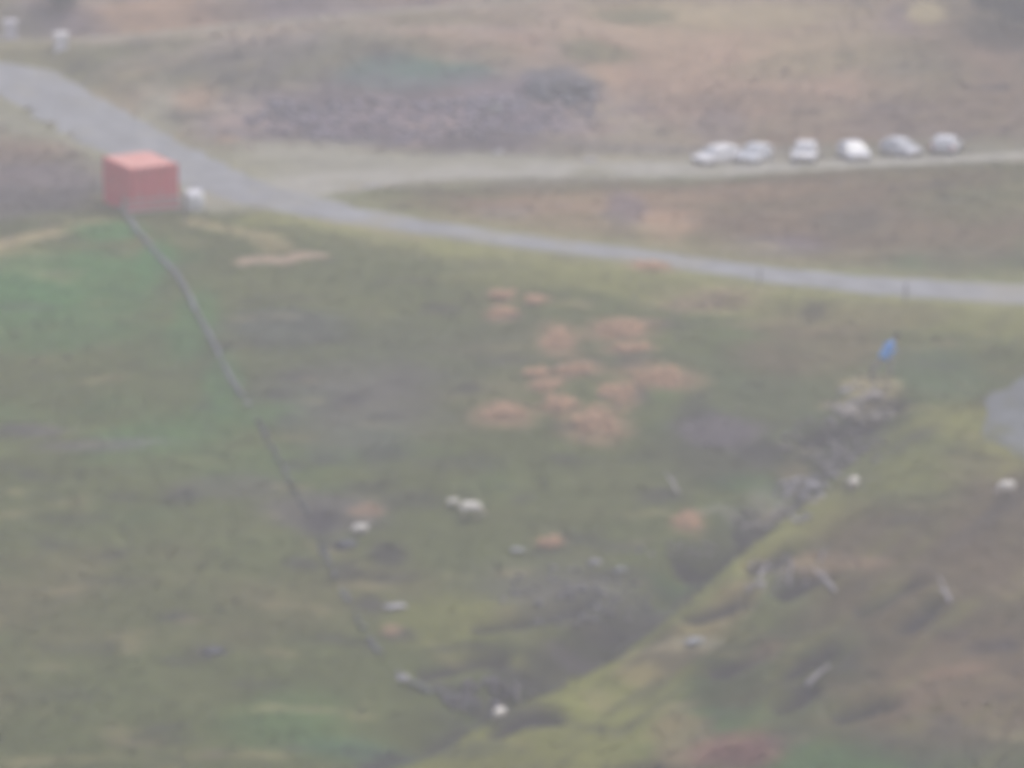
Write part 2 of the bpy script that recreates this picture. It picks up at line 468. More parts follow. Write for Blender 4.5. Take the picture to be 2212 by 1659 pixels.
patch(960, 310, 250, 22, (0.085, 0.068, 0.095), 0.8, 0.7)
patch(1060, 290, 90, 22, C['peat'], 0.4)
patch(930, 205, 70, 16, C['peat'], 0.45)
patch(420, 215, 50, 30, C['tan'], 0.6)
patch(400, 250, 70, 14, C['peat'], 0.6)
patch(490, 265, 34, 14, C['clay'], 0.3)
patch(930, 268, 60, 8, C['clay'], 0.45)
patch(900, 312, 50, 5, C['clay'], 0.3)
patch(1990, 330, 260, 26, C['olive'], 0.5)
patch(1950, 270, 150, 40, C['slate'], 0.45)
patch(1560, 280, 60, 36, C['slate'], 0.5)
patch(2120, 190, 160, 110, C['brown'], 0.65, 0.9)  # these upper-right browns and olive also carry painted vignette darkening
patch(1850, 280, 330, 40, C['brown'], 0.5, 0.9)
patch(1960, 150, 120, 60, C['olive'], 0.4, 0.9)
patch(1640, 215, 220, 18, C['brown'], 0.4)
patch(1280, 110, 80, 26, C['olive'], 0.7)
patch(1370, 40, 90, 16, C['olive'], 0.6)
patch(1700, 150, 160, 30, C['olive'], 0.35)
patch(1780, 300, 150, 10, C['rust'], 0.25)
patch(640, 335, 250, 34, C['pale'], 0.85)
patch(560, 395, 160, 40, C['pale'], 0.8)
patch(1000, 345, 300, 14, C['pale'], 0.7)
patch(1400, 345, 150, 12, C['straw'], 0.4)
patch(470, 424, 95, 24, C['gravel'], 0.85)
patch(600, 400, 110, 24, C['gravel'], 0.7)
patch(760, 395, 120, 18, C['gravel'], 0.7)
patch(1250, 372, 420, 12, C['pale'], 0.7)
patch(790, 408, 60, 8, C['clay'], 0.35)
# bank between lay-by and road
patch(1500, 455, 620, 70, C['brown'], 0.75, 0.4)
patch(1250, 450, 260, 40, C['tan'], 0.5)
patch(1900, 500, 420, 85, C['brown'], 0.8, 0.4)
patch(1440, 480, 70, 35, C['tan'], 0.8)
patch(1350, 450, 45, 40, C['slate'], 0.6)
patch(1090, 455, 70, 14, C['slate'], 0.45)
patch(1560, 420, 200, 16, C['rust'], 0.35)
patch(1690, 530, 100, 24, C['slate'], 0.6)
patch(1850, 480, 90, 34, C['dark'], 0.4)
patch(2050, 560, 200, 30, C['dark'], 0.4)
patch(2100, 440, 140, 40, C['olive'], 0.5)
patch(980, 440, 120, 16, C['redbrown'], 0.35)
# left of the container
patch(90, 380, 180, 80, C['slate'], 0.65)
patch(60, 330, 120, 26, C['brown'], 0.6)
patch(80, 430, 120, 22, C['peat'], 0.4)
strip([(-40, 225), (60, 262), (140, 300), (220, 335)], 0.8, C['pale'], 0.8)
strip([(-40, 540), (60, 515), (150, 492), (215, 478)], 0.75, C['straw'], 0.85)
patch(40, 560, 100, 24, C['straw'], 0.6)
# meadow
patch(240, 500, 80, 24, C['green'], 0.8)
patch(150, 590, 200, 50, C['green'], 0.75)
patch(330, 560, 40, 50, C['green'], 0.8)
patch(60, 640, 120, 40, C['green'], 0.7)
patch(420, 690, 50, 70, C['green'], 0.55)
patch(480, 830, 40, 60, C['green'], 0.55)
patch(60, 664, 60, 10, C['dark'], 0.5)
strip([(560, 470), (760, 495), (950, 530), (1150, 565), (1400, 615), (1700, 650), (2000, 670), (2250, 690)], 1.3, C['yellow'], 0.95, 0.8)
strip([(700, 478), (830, 500), (900, 512)], 0.45, C['clay'], 0.45)
strip([(420, 480), (520, 500), (600, 530)], 0.8, C['straw'], 0.6)
patch(850, 600, 380, 40, C['olive'], 0.6)
patch(1250, 600, 300, 26, C['yellow'], 0.5)
patch(620, 700, 120, 40, C['blue'], 0.5)
patch(900, 760, 380, 80, C['dark'], 0.35, 0.9)
patch(780, 880, 160, 90, C['slate'], 0.45, 0.9)
patch(1660, 880, 200, 110, C['dark'], 0.3, 0.95)
patch(1800, 700, 220, 30, C['brown'], 0.55)
patch(1780, 760, 160, 50, C['brown'], 0.5)
patch(1560, 980, 130, 70, C['peat'], 0.5, 0.95)
patch(1560, 930, 90, 30, C['slate'], 0.6)
patch(2000, 800, 130, 50, C['teal'], 0.25)
patch(1870, 965, 120, 40, C['dark'], 0.6)
patch(1660, 1060, 140, 30, C['green'], 0.3)
patch(1860, 880, 80, 22, C['straw'], 0.8)
patch(1880, 830, 60, 26, C['straw'], 0.75)
patch(1740, 1055, 50, 22, C['straw'], 0.6)
patch(1600, 1130, 120, 14, C['pale'], 0.5)
patch(1680, 1125, 60, 16, C['pale'], 0.5)
patch(1430, 1070, 60, 20, C['peat'], 0.6)
patch(1250, 1310, 160, 50, C['slate'], 0.35, 0.9)
patch(1180, 1250, 160, 40, C['slate'], 0.25, 0.9)
patch(1412, 1330, 30, 16, C['dark'], 0.7)
patch(1470, 1280, 70, 14, C['green'], 0.4)
strip([(1080, 1478), (1200, 1440), (1300, 1392), (1395, 1345)], 0.6, C['peat'], 0.55, 0.9)
strip([(1640, 1180), (1720, 1120), (1800, 1060), (1880, 990)], 0.5, C['dark'], 0.6)
patch(1300, 1370, 240, 24, C['peat'], 0.5)
patch(1020, 1410, 90, 14, C['peat'], 0.8)
patch(1120, 1460, 160, 26, C['peat'], 0.4)
patch(1020, 1520, 100, 30, C['peat'], 0.7)
patch(980, 1340, 130, 50, C['yellow'], 0.6)
patch(1040, 1437, 90, 7, C['yellow'], 0.8)
patch(1250, 1440, 70, 10, C['slate'], 0.4)
patch(640, 1560, 130, 60, C['green'], 0.4, 0.9)
patch(800, 1625, 130, 30, C['teal'], 0.45, 0.9)
patch(380, 1000, 130, 30, C['olive'], 0.5)
patch(700, 1110, 130, 40, C['slate'], 0.5)
patch(240, 960, 160, 14, C['slate'], 0.5)
patch(80, 930, 90, 14, C['slate'], 0.5)
patch(500, 1050, 120, 24, C['slate'], 0.3)
patch(900, 1180, 110, 60, C['olive'], 0.3)
for px, py, rx, ry, w in ((690, 1130, 34, 26, .8), (652, 1215, 40, 12, .7), (838, 1200, 36, 24, .75), (745, 1235, 30, 20, .6), (798, 1305, 34, 20, .7), (455, 1408, 42, 13, .85),
                          (390, 1075, 36, 14, .55), (380, 1335, 34, 12, .55), (755, 870, 40, 16, .6), (1015, 840, 34, 14, .6), (950, 670, 50, 14, .55), (620, 905, 26, 16, .45),
                          (610, 850, 28, 14, .5), (650, 815, 30, 10, .4), (730, 1180, 34, 14, .6), (790, 1050, 60, 12, .5), (830, 985, 50, 14, .5), (1100, 780, 60, 12, .45),
                          (500, 745, 40, 8, .45), (560, 740, 30, 8, .5), (1380, 850, 26, 22, .7), (1440, 700, 50, 12, .4), (1650, 980, 60, 30, .6), (1500, 880, 40, 30, .45),
                          (860, 1370, 34, 14, .7), (1180, 1195, 70, 14, .5), (1340, 1185, 60, 14, .5), (1250, 1165, 60, 14, .5), (1410, 1270, 60, 14, .4), (940, 1000, 60, 16, .35),
                          (1040, 1000, 60, 20, .4), (880, 1080, 60, 20, .45), (640, 1010, 26, 12, .5), (710, 990, 30, 14, .35), (150, 1120, 80, 10, .35), (240, 1255, 90, 10, .4),
                          (330, 1600, 90, 12, .35), (120, 1500, 90, 12, .3), (560, 1480, 70, 12, .3), (200, 1400, 90, 12, .3)):
    patch(px, py, rx, ry, C['peat'], w, 0.7)
# near flank
strip([(900, 1690), (1000, 1630), (1170, 1520), (1320, 1440), (1460, 1370), (1600, 1240), (1760, 1110), (1880, 1010), (1990, 940), (2110, 900), (2160, 1000)], 1.25, C['yellow'], 0.8, 0.9)
patch(1290, 1560, 150, 90, C['yellow'], 0.9)
patch(1390, 1460, 90, 60, C['yellow'], 0.7)
patch(1200, 1640, 160, 50, C['yellow'], 0.6)
patch(1960, 960, 110, 50, C['yellow'], 0.35, 0.9)
patch(1950, 1000, 170, 80, C['olive'], 0.8)
patch(1990, 1030, 110, 40, C['yellow'], 0.4)
strip([(1380, 1450), (1480, 1390), (1600, 1300)], 0.9, C['tan'], 0.32)
strip([(1640, 1140), (1700, 1110), (1760, 1080)], 0.35, C['straw'], 0.5)
patch(1600, 1620, 90, 36, C['redbrown'], 0.95)
patch(1480, 1600, 60, 60, C['tan'], 0.4)
patch(1900, 1250, 260, 130, C['brown'], 0.35)
patch(2100, 1500, 200, 130, C['brown'], 0.7)
patch(1850, 1560, 220, 70, C['brown'], 0.35)
patch(2050, 1610, 220, 40, C['dark'], 0.35)
patch(2180, 1150, 110, 180, C['brown'], 0.35)
patch(1780, 1215, 160, 30, C['tan'], 0.4)
patch(2130, 1400, 60, 14, C['peat'], 0.5)
patch(2050, 1370, 50, 12, C['peat'], 0.4)
patch(1460, 1420, 50, 22, C['peat'], 0.5)
patch(1500, 1390, 60, 14, C['pale'], 0.5)
patch(1700, 1600, 60, 22, C['peat'], 0.5)
patch(1130, 1570, 80, 22, C['peat'], 0.8)
patch(1020, 1615, 90, 16, C['dark'], 0.5)
patch(1730, 1490, 50, 20, C['peat'], 0.75)
patch(2060, 1450, 60, 12, C['rust'], 0.35)
patch(1660, 1410, 30, 10, C['rust'], 0.3)
PAINT.append(('s', (ROAD, 4.2), (0.26, 0.26, 0.13), 0.6, 0.9))
PAINT.append(('s', (TRACK, 3.6), C['pale'], 0.55, 0.9))
for hg in HAGS: PAINT.append(('s', (hg, 0.42), (0.028, 0.026, 0.036), 0.9, 0.7))
# bare earth and the soil under the dead bracken
strip([(528, 566), (570, 560), (615, 566), (650, 552), (690, 553)], 0.45, C['clay'], 0.65, 0.95)
BRACKEN = [  # x, y, half width, half height, how one tells it from the others
    (1085, 638, 28, 11, 'small rust bracken clump just above another, left in the middle meadow', 0),
    (1157, 648, 24, 9, 'faint rust bracken clump between two others below the road verge', 0),
    (1084, 676, 28, 13, 'small rust bracken clump just below a twin, left end of the middle meadow', 0),
    (1205, 735, 36, 26, 'round pinkish bracken clump standing alone in the middle of the meadow', 0),
    (1345, 712, 62, 22, 'wide rust bracken clump at the top of the orange patches in the meadow', 0),
    (1160, 806, 30, 9, 'thin rust bracken clump left of a long one in the meadow', 0),
    (1240, 800, 42, 13, 'long flat bracken clump right of a thin one in the meadow', 0),
    (1178, 832, 36, 14, 'pinkish bracken clump directly under the thin flat clump', 0),
    (1210, 870, 40, 17, 'rust bracken clump joining the top of the lowest orange clump', 0),
    (1090, 890, 46, 20, 'bright orange bracken clump farthest left and alone on dark meadow', 0),
    (1290, 910, 52, 34, 'largest lowest orange bracken clump of the meadow', 0),
    (1425, 815, 64, 24, 'broad rust bracken clump above a dark hollow, nearest the gully side', 0),
    (1335, 850, 44, 24, 'rust bracken clump left of the dark hollow', 0),
    (1365, 752, 44, 10, 'narrow rust bracken strip under the wide top clump', 0),
    (1405, 575, 44, 8, 'small pinkish bracken clump on the lower road edge', 0),
    (1520, 655, 105, 22, 'long pale bracken bed on the verge below the road', 1),
    (1486, 1125, 28, 20, 'round pink bracken clump alone near the gully bank', 0),
    (1190, 1172, 26, 6, 'small orange bracken clump among stones in the lower meadow', 0),
    (1600, 1628, 78, 28, 'dark red bracken bed at the bottom edge of the near slope', 2)]
patch(796, 1103, 30, 10, C['rust'], 0.6)
patch(845, 1360, 18, 10, C['rust'], 0.6)
patch(490, 300, 30, 7, C['rust'], 0.6)
for b in BRACKEN: patch(b[0], b[1], b[2] * 1.12, b[3] * 1.15, (C['rust'], C['straw'], C['redbrown'])[b[5]], 0.72, 0.95)

def albedo(x, y, grain=True):
    x = np.asarray(x, float); y = np.asarray(y, float)
    n1 = fbm(x / 11, y / 7, 61, 4) * 2.2; n2 = fbm(x / 4.2 + 40, y / 2.2, 71, 4) * 2.4; n3 = fbm(x / 1.9, y / 0.8, 81, 3) * 2.0
    up = smooth(196, 226, y)[..., None]; east = smooth(2, 34, x)[..., None]
    s_dist, s_par, s_side = seg_dist(x, y, GULLY)
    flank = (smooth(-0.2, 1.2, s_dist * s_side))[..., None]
    base = np.array((0.092, 0.110, 0.037)) * (1 - up) + (np.array((0.300, 0.245, 0.185)) * (1 - east) + np.array((0.150, 0.120, 0.080)) * east) * up  # veil and vignette put into the colour: lighter uphill, darker meadow and east
    base = base * (1 - flank) + np.array((0.060, 0.056, 0.028)) * flank  # near flank colour also holds corner vignette darkening
    a = np.broadcast_to(base, x.shape + (3,)).copy()
    def mixin(col, m):
        nonlocal a
        m = np.clip(m, 0, 1)[..., None]; a = a * (1 - m) + np.array(col) * m
    mixin(C['green'], smooth(0.1, 0.75, n1) * 0.55 * (1 - up[..., 0]))
    mixin(C['brown'], smooth(0.05, 0.8, -n1 + 0.2 * n2) * 0.34)
    wob = 0.34 * n2 + 0.22 * n3
    m4 = fbm(x / 6 + 3, y / 5, 171, 4) * 2.3; m5 = fbm(x / 5 - 13, y / 4, 181, 4) * 2.3
    mixin(C['slate'], up[..., 0] * smooth(0.05, 0.7, m4) * 0.5)
    mixin(C['olive'], up[..., 0] * smooth(0.1, 0.7, m5) * 0.45)
    mixin((0.36, 0.22, 0.17), up[..., 0] * smooth(0.1, 0.7, -m5) * 0.45)
    for kind, d, col, w, soft in PAINT:
        if kind == 'e':
            cx, cy, rx, ry = d
            q = np.hypot((x - cx) / rx, (y - cy) / ry)
        else:
            q = seg_dist(x, y, d[0])[0] / d[1]
        q = q + wob * (1.7 if col in (C['rust'], C['clay']) else 1.0)
        mixin(col, w * (1 - smooth(1 - 0.75 * soft, 1 + 0.75 * soft, q)))
    if grain:
        a *= (1 + 0.15 * n2 + 0.13 * n3)[..., None]
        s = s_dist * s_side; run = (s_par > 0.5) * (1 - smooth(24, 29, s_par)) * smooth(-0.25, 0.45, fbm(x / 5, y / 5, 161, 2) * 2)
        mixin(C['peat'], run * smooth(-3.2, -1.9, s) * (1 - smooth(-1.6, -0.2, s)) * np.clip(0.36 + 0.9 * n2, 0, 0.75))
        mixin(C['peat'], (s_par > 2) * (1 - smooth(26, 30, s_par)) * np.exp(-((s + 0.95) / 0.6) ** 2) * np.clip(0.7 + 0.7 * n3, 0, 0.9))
        al = x * 0.66 + y * 0.75; ac = -x * 0.75 + y * 0.66
        st = fbm(al / 6, ac / 1.0, 151, 3) * 2.6
        mixin(C['peat'], flank[..., 0] * smooth(0.2, 0.8, st) * 0.45)
        mixin(C['yellow'], flank[..., 0] * smooth(0.2, 0.8, -st) * 0.25)
        quiet = 1 - 0.8 * smooth(0.19, 0.26, a.mean(-1))
        mixin(C['peat'], smooth(0.42, 0.85, fbm(x / 3.0 + 9, y / 1.0, 91, 3) * 2.6) * 0.52 * quiet)
        mixin(C['straw'], smooth(0.42, 0.9, fbm(x / 3.4 - 9, y / 1.1, 95, 3) * 2.6) * 0.34 * quiet)
    return np.clip(a, 0.012, 0.9)
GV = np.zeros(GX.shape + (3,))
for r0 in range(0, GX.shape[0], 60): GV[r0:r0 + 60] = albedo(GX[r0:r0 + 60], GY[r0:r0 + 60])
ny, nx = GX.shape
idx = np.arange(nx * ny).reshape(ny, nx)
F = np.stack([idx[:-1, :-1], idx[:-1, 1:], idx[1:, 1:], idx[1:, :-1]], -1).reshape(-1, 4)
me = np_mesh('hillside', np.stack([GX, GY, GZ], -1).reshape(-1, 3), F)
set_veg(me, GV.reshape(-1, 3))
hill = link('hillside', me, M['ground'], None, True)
tag(hill, 'rough moorland slope of grass, bracken and heather', kind='structure')

# ------------------------------------------------------------------ roads and tracks, thin sheets on the ground
def ribbon(name, line, w0, m, label, lift, seed, wob=0.25, wfn=None):
    n = 9; V = []
    acc = 0
    for i, p in enumerate(line):
        t = line[min(i + 1, len(line) - 1)] - line[max(i - 1, 0)]
        w = w0 if wfn is None else wfn(p)
        nrm = np.array([t[1], -t[0]]); nrm /= np.linalg.norm(nrm) + 1e-9
        wl = w * (1 + wob * (vnoise(np.array([i * 0.7]), np.array([seed * 3.1]), seed)[0] - 0.5))
        wr = w * (1 + wob * (vnoise(np.array([i * 0.7]), np.array([seed * 7.7]), seed + 1)[0] - 0.5))
        for k in range(n):
            u = -wl + (wl + wr) * k / (n - 1)
            x, y = p[0] + nrm[0] * u, p[1] + nrm[1] * u
            edge = 0.10 if k in (0, n - 1) else 0.0
            V.append((x, y, p[2] + lift - edge + 0.03 * (1 - (2 * k / (n - 1) - 1) ** 2)))
    F = [(i * n + k, i * n + k + 1, (i + 1) * n + k + 1, (i + 1) * n + k) for i in range(len(line) - 1) for k in range(n - 1)]
    o = link(name, np_mesh(name, V, F), m, None, True)
    return tag(o, label, kind='structure')
def densify(line, step=0.7):
    d = np.r_[0, np.cumsum(np.linalg.norm(np.diff(line, axis=0), axis=1))]
    s = np.arange(0, d[-1], step)
    return np.stack([np.interp(s, d, line[:, k]) for k in range(3)], -1)
ribbon('road', densify(ROAD), W_ROAD, M['asphalt'], 'narrow grey-blue tarmac road crossing the valley floor', 0.012, 3, 0.3,
       lambda p: float(np.interp(p[0], [-34, -28, -20, -8, 0, 14, 26], [3.3, 3.2, 2.8, 1.7, 1.3, 1.6, 2.4])))
ribbon('gravel_track', densify(TRACK), W_TRACK, M['gravel'], 'pale gravel lay-by where the cars are parked', 0.004, 5, 0.5,
       lambda p: float(np.interp(p[0], [-14, -6, 4, 14, 22, 30], [2.6, 2.2, 2.0, 1.7, 1.2, 0.9])))
ribbon('footpath', densify(PATH), W_PATH, M['dust'], 'thin pale path climbing the upper hillside', 0.004, 9, 0.4)
ribbon('road', densify(LOOP), W_LOOP, M['asphalt_worn'], 'bend of grey-blue tarmac at the near slope', 0.012, 13, 0.5)

# ------------------------------------------------------------------ grass, heather, scree: what nobody could count
def clear_of_roads(x, y, extra=0.15):
    ok = np.ones(x.shape, bool)
    for line, w in ((ROAD, W_ROAD), (TRACK, W_TRACK), (PATH, W_PATH), (LOOP, W_LOOP)):
        ok &= seg_dist(x, y, line)[0] > w + extra
    return ok
def tufts(name, label, n, hgt, wid, blades, colfn, where, seed, m=None):
    g = np.random.default_rng(seed)
    x = g.uniform(-36, 36, n * 3); y = g.uniform(134, 256, n * 3)
    keep = (np.abs(x) < 0.15 * y + 2) & where(x, y, g)
    x, y = x[keep][:n], y[keep][:n]
    ok = clear_of_roads(x, y) & (albedo(x, y, False).mean(-1) < 0.245); x, y = x[ok], y[ok]
    z = surf(x, y); col = colfn(x, y, g)
    N = len(x)
    V = np.zeros((N, blades, 4, 3)); cc = np.zeros((N, blades, 4, 3))
    for b in range(blades):
        a = g.uniform(0, 2 * np.pi, N); lean = g.uniform(0.1, 0.9, N); h = hgt * g.uniform(0.5, 1.25, N); w = wid * g.uniform(0.6, 1.3, N)
        ox = g.normal(0, wid * 0.8, N); oy = g.normal(0, wid * 0.8, N)
        dx, dy = np.cos(a), np.sin(a)
        bx, by = x + ox, y + oy
        V[:, b, 0] = np.stack([bx - dy * w / 2, by + dx * w / 2, z - 0.04], -1)
        V[:, b, 1] = np.stack([bx + dy * w / 2, by - dx * w / 2, z - 0.04], -1)
        tx, ty = bx + dx * lean * h, by + dy * lean * h
        V[:, b, 2] = np.stack([tx + dy * w / 5, ty - dx * w / 5, z + h], -1)
        V[:, b, 3] = np.stack([tx - dy * w / 5, ty + dx * w / 5, z + h], -1)
        cc[:, b] = (col * g.uniform(0.8, 1.22, (N, 1)))[:, None, :]
    F = np.arange(N * blades * 4).reshape(-1, 4)
    me = np_mesh(name, V.reshape(-1, 3), F); set_veg(me, cc.reshape(-1, 3))
    o = link(name, me, m or M['blade'])
    return tag(o, label, kind='stuff')
tufts('grass', 'rough moorland grass tussocks', 13000, 0.11, 0.14, 6, lambda x, y, g: albedo(x, y) * 1.75,
      lambda x, y, g: g.random(x.shape) < 0.75, 5)
def rush_where(x, y, g):
    a = albedo(x, y).mean(-1)
    return (a < 0.056) & (g.random(x.shape) < 0.8) & (y < 205) & (y > 120)
tufts('rushes', 'dark clumps of rushes and heather', 700, 0.22, 0.18, 8, lambda x, y, g: albedo(x, y) * 0.95, rush_where, 6)
def heather_where(x, y, g):
    return (y > 214) & (fbm(x / 4 + 3, y / 3, 141, 3) + g.uniform(-0.4, 0.4, x.shape) > 0.04)
tufts('heather', 'low brown heather on the upper hillside', 1800, 0.20, 0.2, 7, lambda x, y, g: albedo(x, y) * np.array((1.5, 1.38, 1.5)), heather_where, 8)

def scree_mesh(spots, seed):
    g = np.random.default_rng(seed)
    bm = bmesh.new(); bmesh.ops.create_icosphere(bm, subdivisions=1, radius=1)
    bv = np.array([v.co[:] for v in bm.verts]); bf = np.array([[v.index for v in f.verts] for f in bm.faces]); bm.free()
    Vs, Fs, Cs = [], [], []; o = 0
    for cx, cy, rx, ry, n, smin, smax, col in spots:
        for _ in range(n):
            a = g.uniform(0, 2 * np.pi); r = math.sqrt(g.random())
            p = at(round(cx + rx * r * math.cos(a), 1), round(cy + ry * r * math.sin(a), 1))
            s = g.uniform(smin, smax) * np.array([g.uniform(.8, 1.7), g.uniform(.7, 1.2), g.uniform(.4, .8)])
            th = g.uniform(0, np.pi); v = bv * (1 + g.uniform(-0.22, 0.22, (len(bv), 1))) * s
            v = np.stack([v[:, 0] * math.cos(th) - v[:, 1] * math.sin(th), v[:, 0] * math.sin(th) + v[:, 1] * math.cos(th), v[:, 2]], -1)
            Vs.append(v + p + np.array([0, 0, s[2] * 0.3])); Fs.append(bf + o); o += len(bv)
            Cs.append(np.repeat((np.array(col) * g.uniform(0.65, 1.45))[None], len(bv), 0))
    me = np_mesh('scree', np.concatenate(Vs), np.concatenate(Fs)); set_veg(me, np.concatenate(Cs))
    return me
scree = link('scree', scree_mesh([(860, 262, 330, 48, 260, .12, .36, (0.19, 0.165, 0.205)), (1150, 245, 150, 45, 110, .12, .34, (0.18, 0.16, 0.2)), (1050, 225, 110, 14, 50, .15, .4, (0.2, 0.18, 0.22)),
                                  (640, 240, 90, 22, 50, .12, .35, (0.17, 0.155, 0.19)), (1800, 960, 120, 60, 60, .08, .25, (0.15, 0.14, 0.14)), (1240, 1290, 170, 70, 70, .08, .22, (0.15, 0.145, 0.16)),
                                  (1870, 850, 60, 40, 40, .07, .2, (0.25, 0.235, 0.21)), (1860, 890, 80, 26, 60, .08, .24, (0.25, 0.235, 0.21)), (1735, 1060, 60, 26, 70, .07, .22, (0.28, 0.27, 0.28)), (1660, 1120, 90, 24, 50, .06, .18, (0.25, 0.24, 0.23)), (1800, 1000, 50, 40, 40, .06, .18, (0.22, 0.21, 0.22)), (1500, 1190, 130, 16, 30, .06, .16, (0.24, 0.23, 0.23)), (1680, 1240, 90, 40, 30, .05, .14, (0.4, 0.38, 0.4)), (1040, 1500, 110, 40, 60, .08, .25, (0.12, 0.11, 0.13)), (1400, 780, 300, 200, 30, .06, .16, (0.2, 0.19, 0.2))], 4), M['slate'])
tag(scree, 'loose purple-grey slate spoil', kind='stuff')

# ------------------------------------------------------------------ dead bracken clumps
def bracken(px, py, rx, ry, label, tone, seed):
    c = at(px, py); k = scale_at(c)
    a = at(px, py - ry); b = at(px, py + ry)
    RX, RY = rx / k, max(abs(a[1] - b[1]) / 2, 0.4)
    g = np.random.default_rng(seed)
    n = int(min(1100, 130 + 75 * RX * RY))
    ang = g.uniform(0, 2 * np.pi, n); r = np.sqrt(g.random(n)) * (0.80 + 0.20 * np.cos(3 * ang + seed) + 0.12 * np.cos(5 * ang + 2 * seed))
    x = c[0] + RX * r * np.cos(ang); y = c[1] + RY * r * np.sin(ang); z = surf(x, y)
    col = np.array(((0.50, 0.32, 0.20), (0.40, 0.32, 0.21), (0.20, 0.10, 0.09))[tone])
    V = np.zeros((n, 6, 3)); Cc = np.zeros((n, 6, 3))
    h = g.uniform(0.06, 0.24, n); L = g.uniform(0.2, 0.42, n); t = g.uniform(0, 2 * np.pi, n); w = g.uniform(0.04, 0.085, n)
    dx, dy = np.cos(t), np.sin(t)
    for j, (f, hz, ww) in enumerate(((0.0, 0.0, .25), (0.45, 1.0, 1.0), (1.0, 0.72, .12))):
        V[:, 2 * j] = np.stack([x + dx * L * f - dy * w * ww, y + dy * L * f + dx * w * ww, z + h * hz - 0.03], -1)
        V[:, 2 * j + 1] = np.stack([x + dx * L * f + dy * w * ww, y + dy * L * f - dx * w * ww, z + h * hz - 0.03], -1)
    Cc[:] = (col * g.uniform(0.7, 1.4, (n, 1)))[:, None, :]
    base = np.arange(n)[:, None] * 6
    F = np.concatenate([base + np.array([0, 1, 3, 2]), base + np.array([2, 3, 5, 4])])
    V = V.reshape(-1, 3) - c
    me = np_mesh('bracken_clump', V, F); set_veg(me, Cc.reshape(-1, 3))
    o = link('bracken_clump', me, M['bracken']); o.location = Vector(c.tolist())
    return tag(o, label, 'bracken', 'dead bracken clumps on the moor')
for i, b in enumerate(BRACKEN): bracken(*b, 300 + i)

# ------------------------------------------------------------------ dry-stone wall
def stone_wall(pixels, label, wid, hgt, seed, keep=1.0, n=4, m='stone'):
    g = random.Random(seed)
    line = densify(smooth_line([at(*p) for p in pixels], n), 0.05)
    origin = Vector((line[0][0], line[0][1], gz(line[0][0], line[0][1])))
    root = thing('stone_wall', label, 'wall', origin)
    def course(name, zlo, zhi, w, lmin, lmax, kp):
        mb = MB(); i = 0
        while i < len(line) - 2:
            ln = g.uniform(lmin, lmax); j = min(i + max(2, int(ln / 0.05)), len(line) - 1)
            if g.random() < kp * (1 - 0.55 * max(0, i / len(line) - 0.35)):
                a, b = line[i], line[j]; t = Vector((b[0] - a[0], b[1] - a[1], 0)); L = t.length
                if L > 0.03:
                    t.normalize(); mx, my = (a[0] + b[0]) / 2, (a[1] + b[1]) / 2
                    M4 = Matrix.Translation(Vector((mx + g.uniform(-.03, .03), my + g.uniform(-.03, .03), gz(mx, my))) - origin) @ Matrix.Rotation(math.atan2(t.y, t.x) + g.uniform(-.08, .08), 4, 'Z') @ Matrix.Rotation(g.uniform(-.07, .07), 4, 'X')
                    ww = w * g.uniform(0.85, 1.12)
                    mb.box((-L / 2 + .012, -ww / 2, zlo), (L / 2 - .012, ww / 2, zhi * g.uniform(.93, 1.07)), M4, bevel=0.02)
            i = j
        return mb.build(name, M[m], root)
    course('footing', -0.12, hgt * 0.36, wid, 0.25, 0.6, keep)
    course('wall_face', hgt * 0.35, hgt * 0.70, wid * 0.86, 0.2, 0.5, keep * 0.97)
    course('coping', hgt * 0.69, hgt, wid * 0.74, 0.14, 0.3, keep * 0.9)
    return root
stone_wall([(236, 436), (256, 448), (272, 464), (292, 494), (340, 552), (395, 616), (428, 682), (470, 762), (505, 830), (540, 884)],
           'pale grey dry-stone wall running downhill from the red container', 0.22, 0.24, 1, 0.82)
stone_wall([(556, 905), (600, 990), (640, 1070), (676, 1122)], 'darker mossy stretch of dry-stone wall below the pale wall', 0.24, 0.22, 4, 0.55, 4, 'mossy_stone')
stone_wall([(690, 1160), (705, 1205), (738, 1275), (785, 1360), (825, 1420), (875, 1475)], 'low ruined stretch of dry-stone wall with many gaps, beside the flat pale slab', 0.32, 0.22, 2, 0.30, 4, 'mossy_stone')
stone_wall([(885, 1478), (955, 1502), (1035, 1535)], 'short tumbled wall end beside the gully at the bottom', 0.40, 0.26, 3, 0.4, 4, 'mossy_stone')

# ------------------------------------------------------------------ red shipping container
cl, cr = at(236, 415), at(300, 452)
CON = Vector(at(286, 462).tolist())                     # its front bottom corner
long_dir = Vector((-0.50, 0.866, 0)); side_dir = Vector((0.866, 0.50, 0))
con = thing('shipping_container', 'red shipping container with a sky-brightened roof beside the road', 'container', CON)
con.rotation_euler = (0, 0, math.atan2(side_dir.y, side_dir.x))
CW, CL, CH = 2.85, 3.9, 2.52                           # local x = width (door end), y = length, z = up
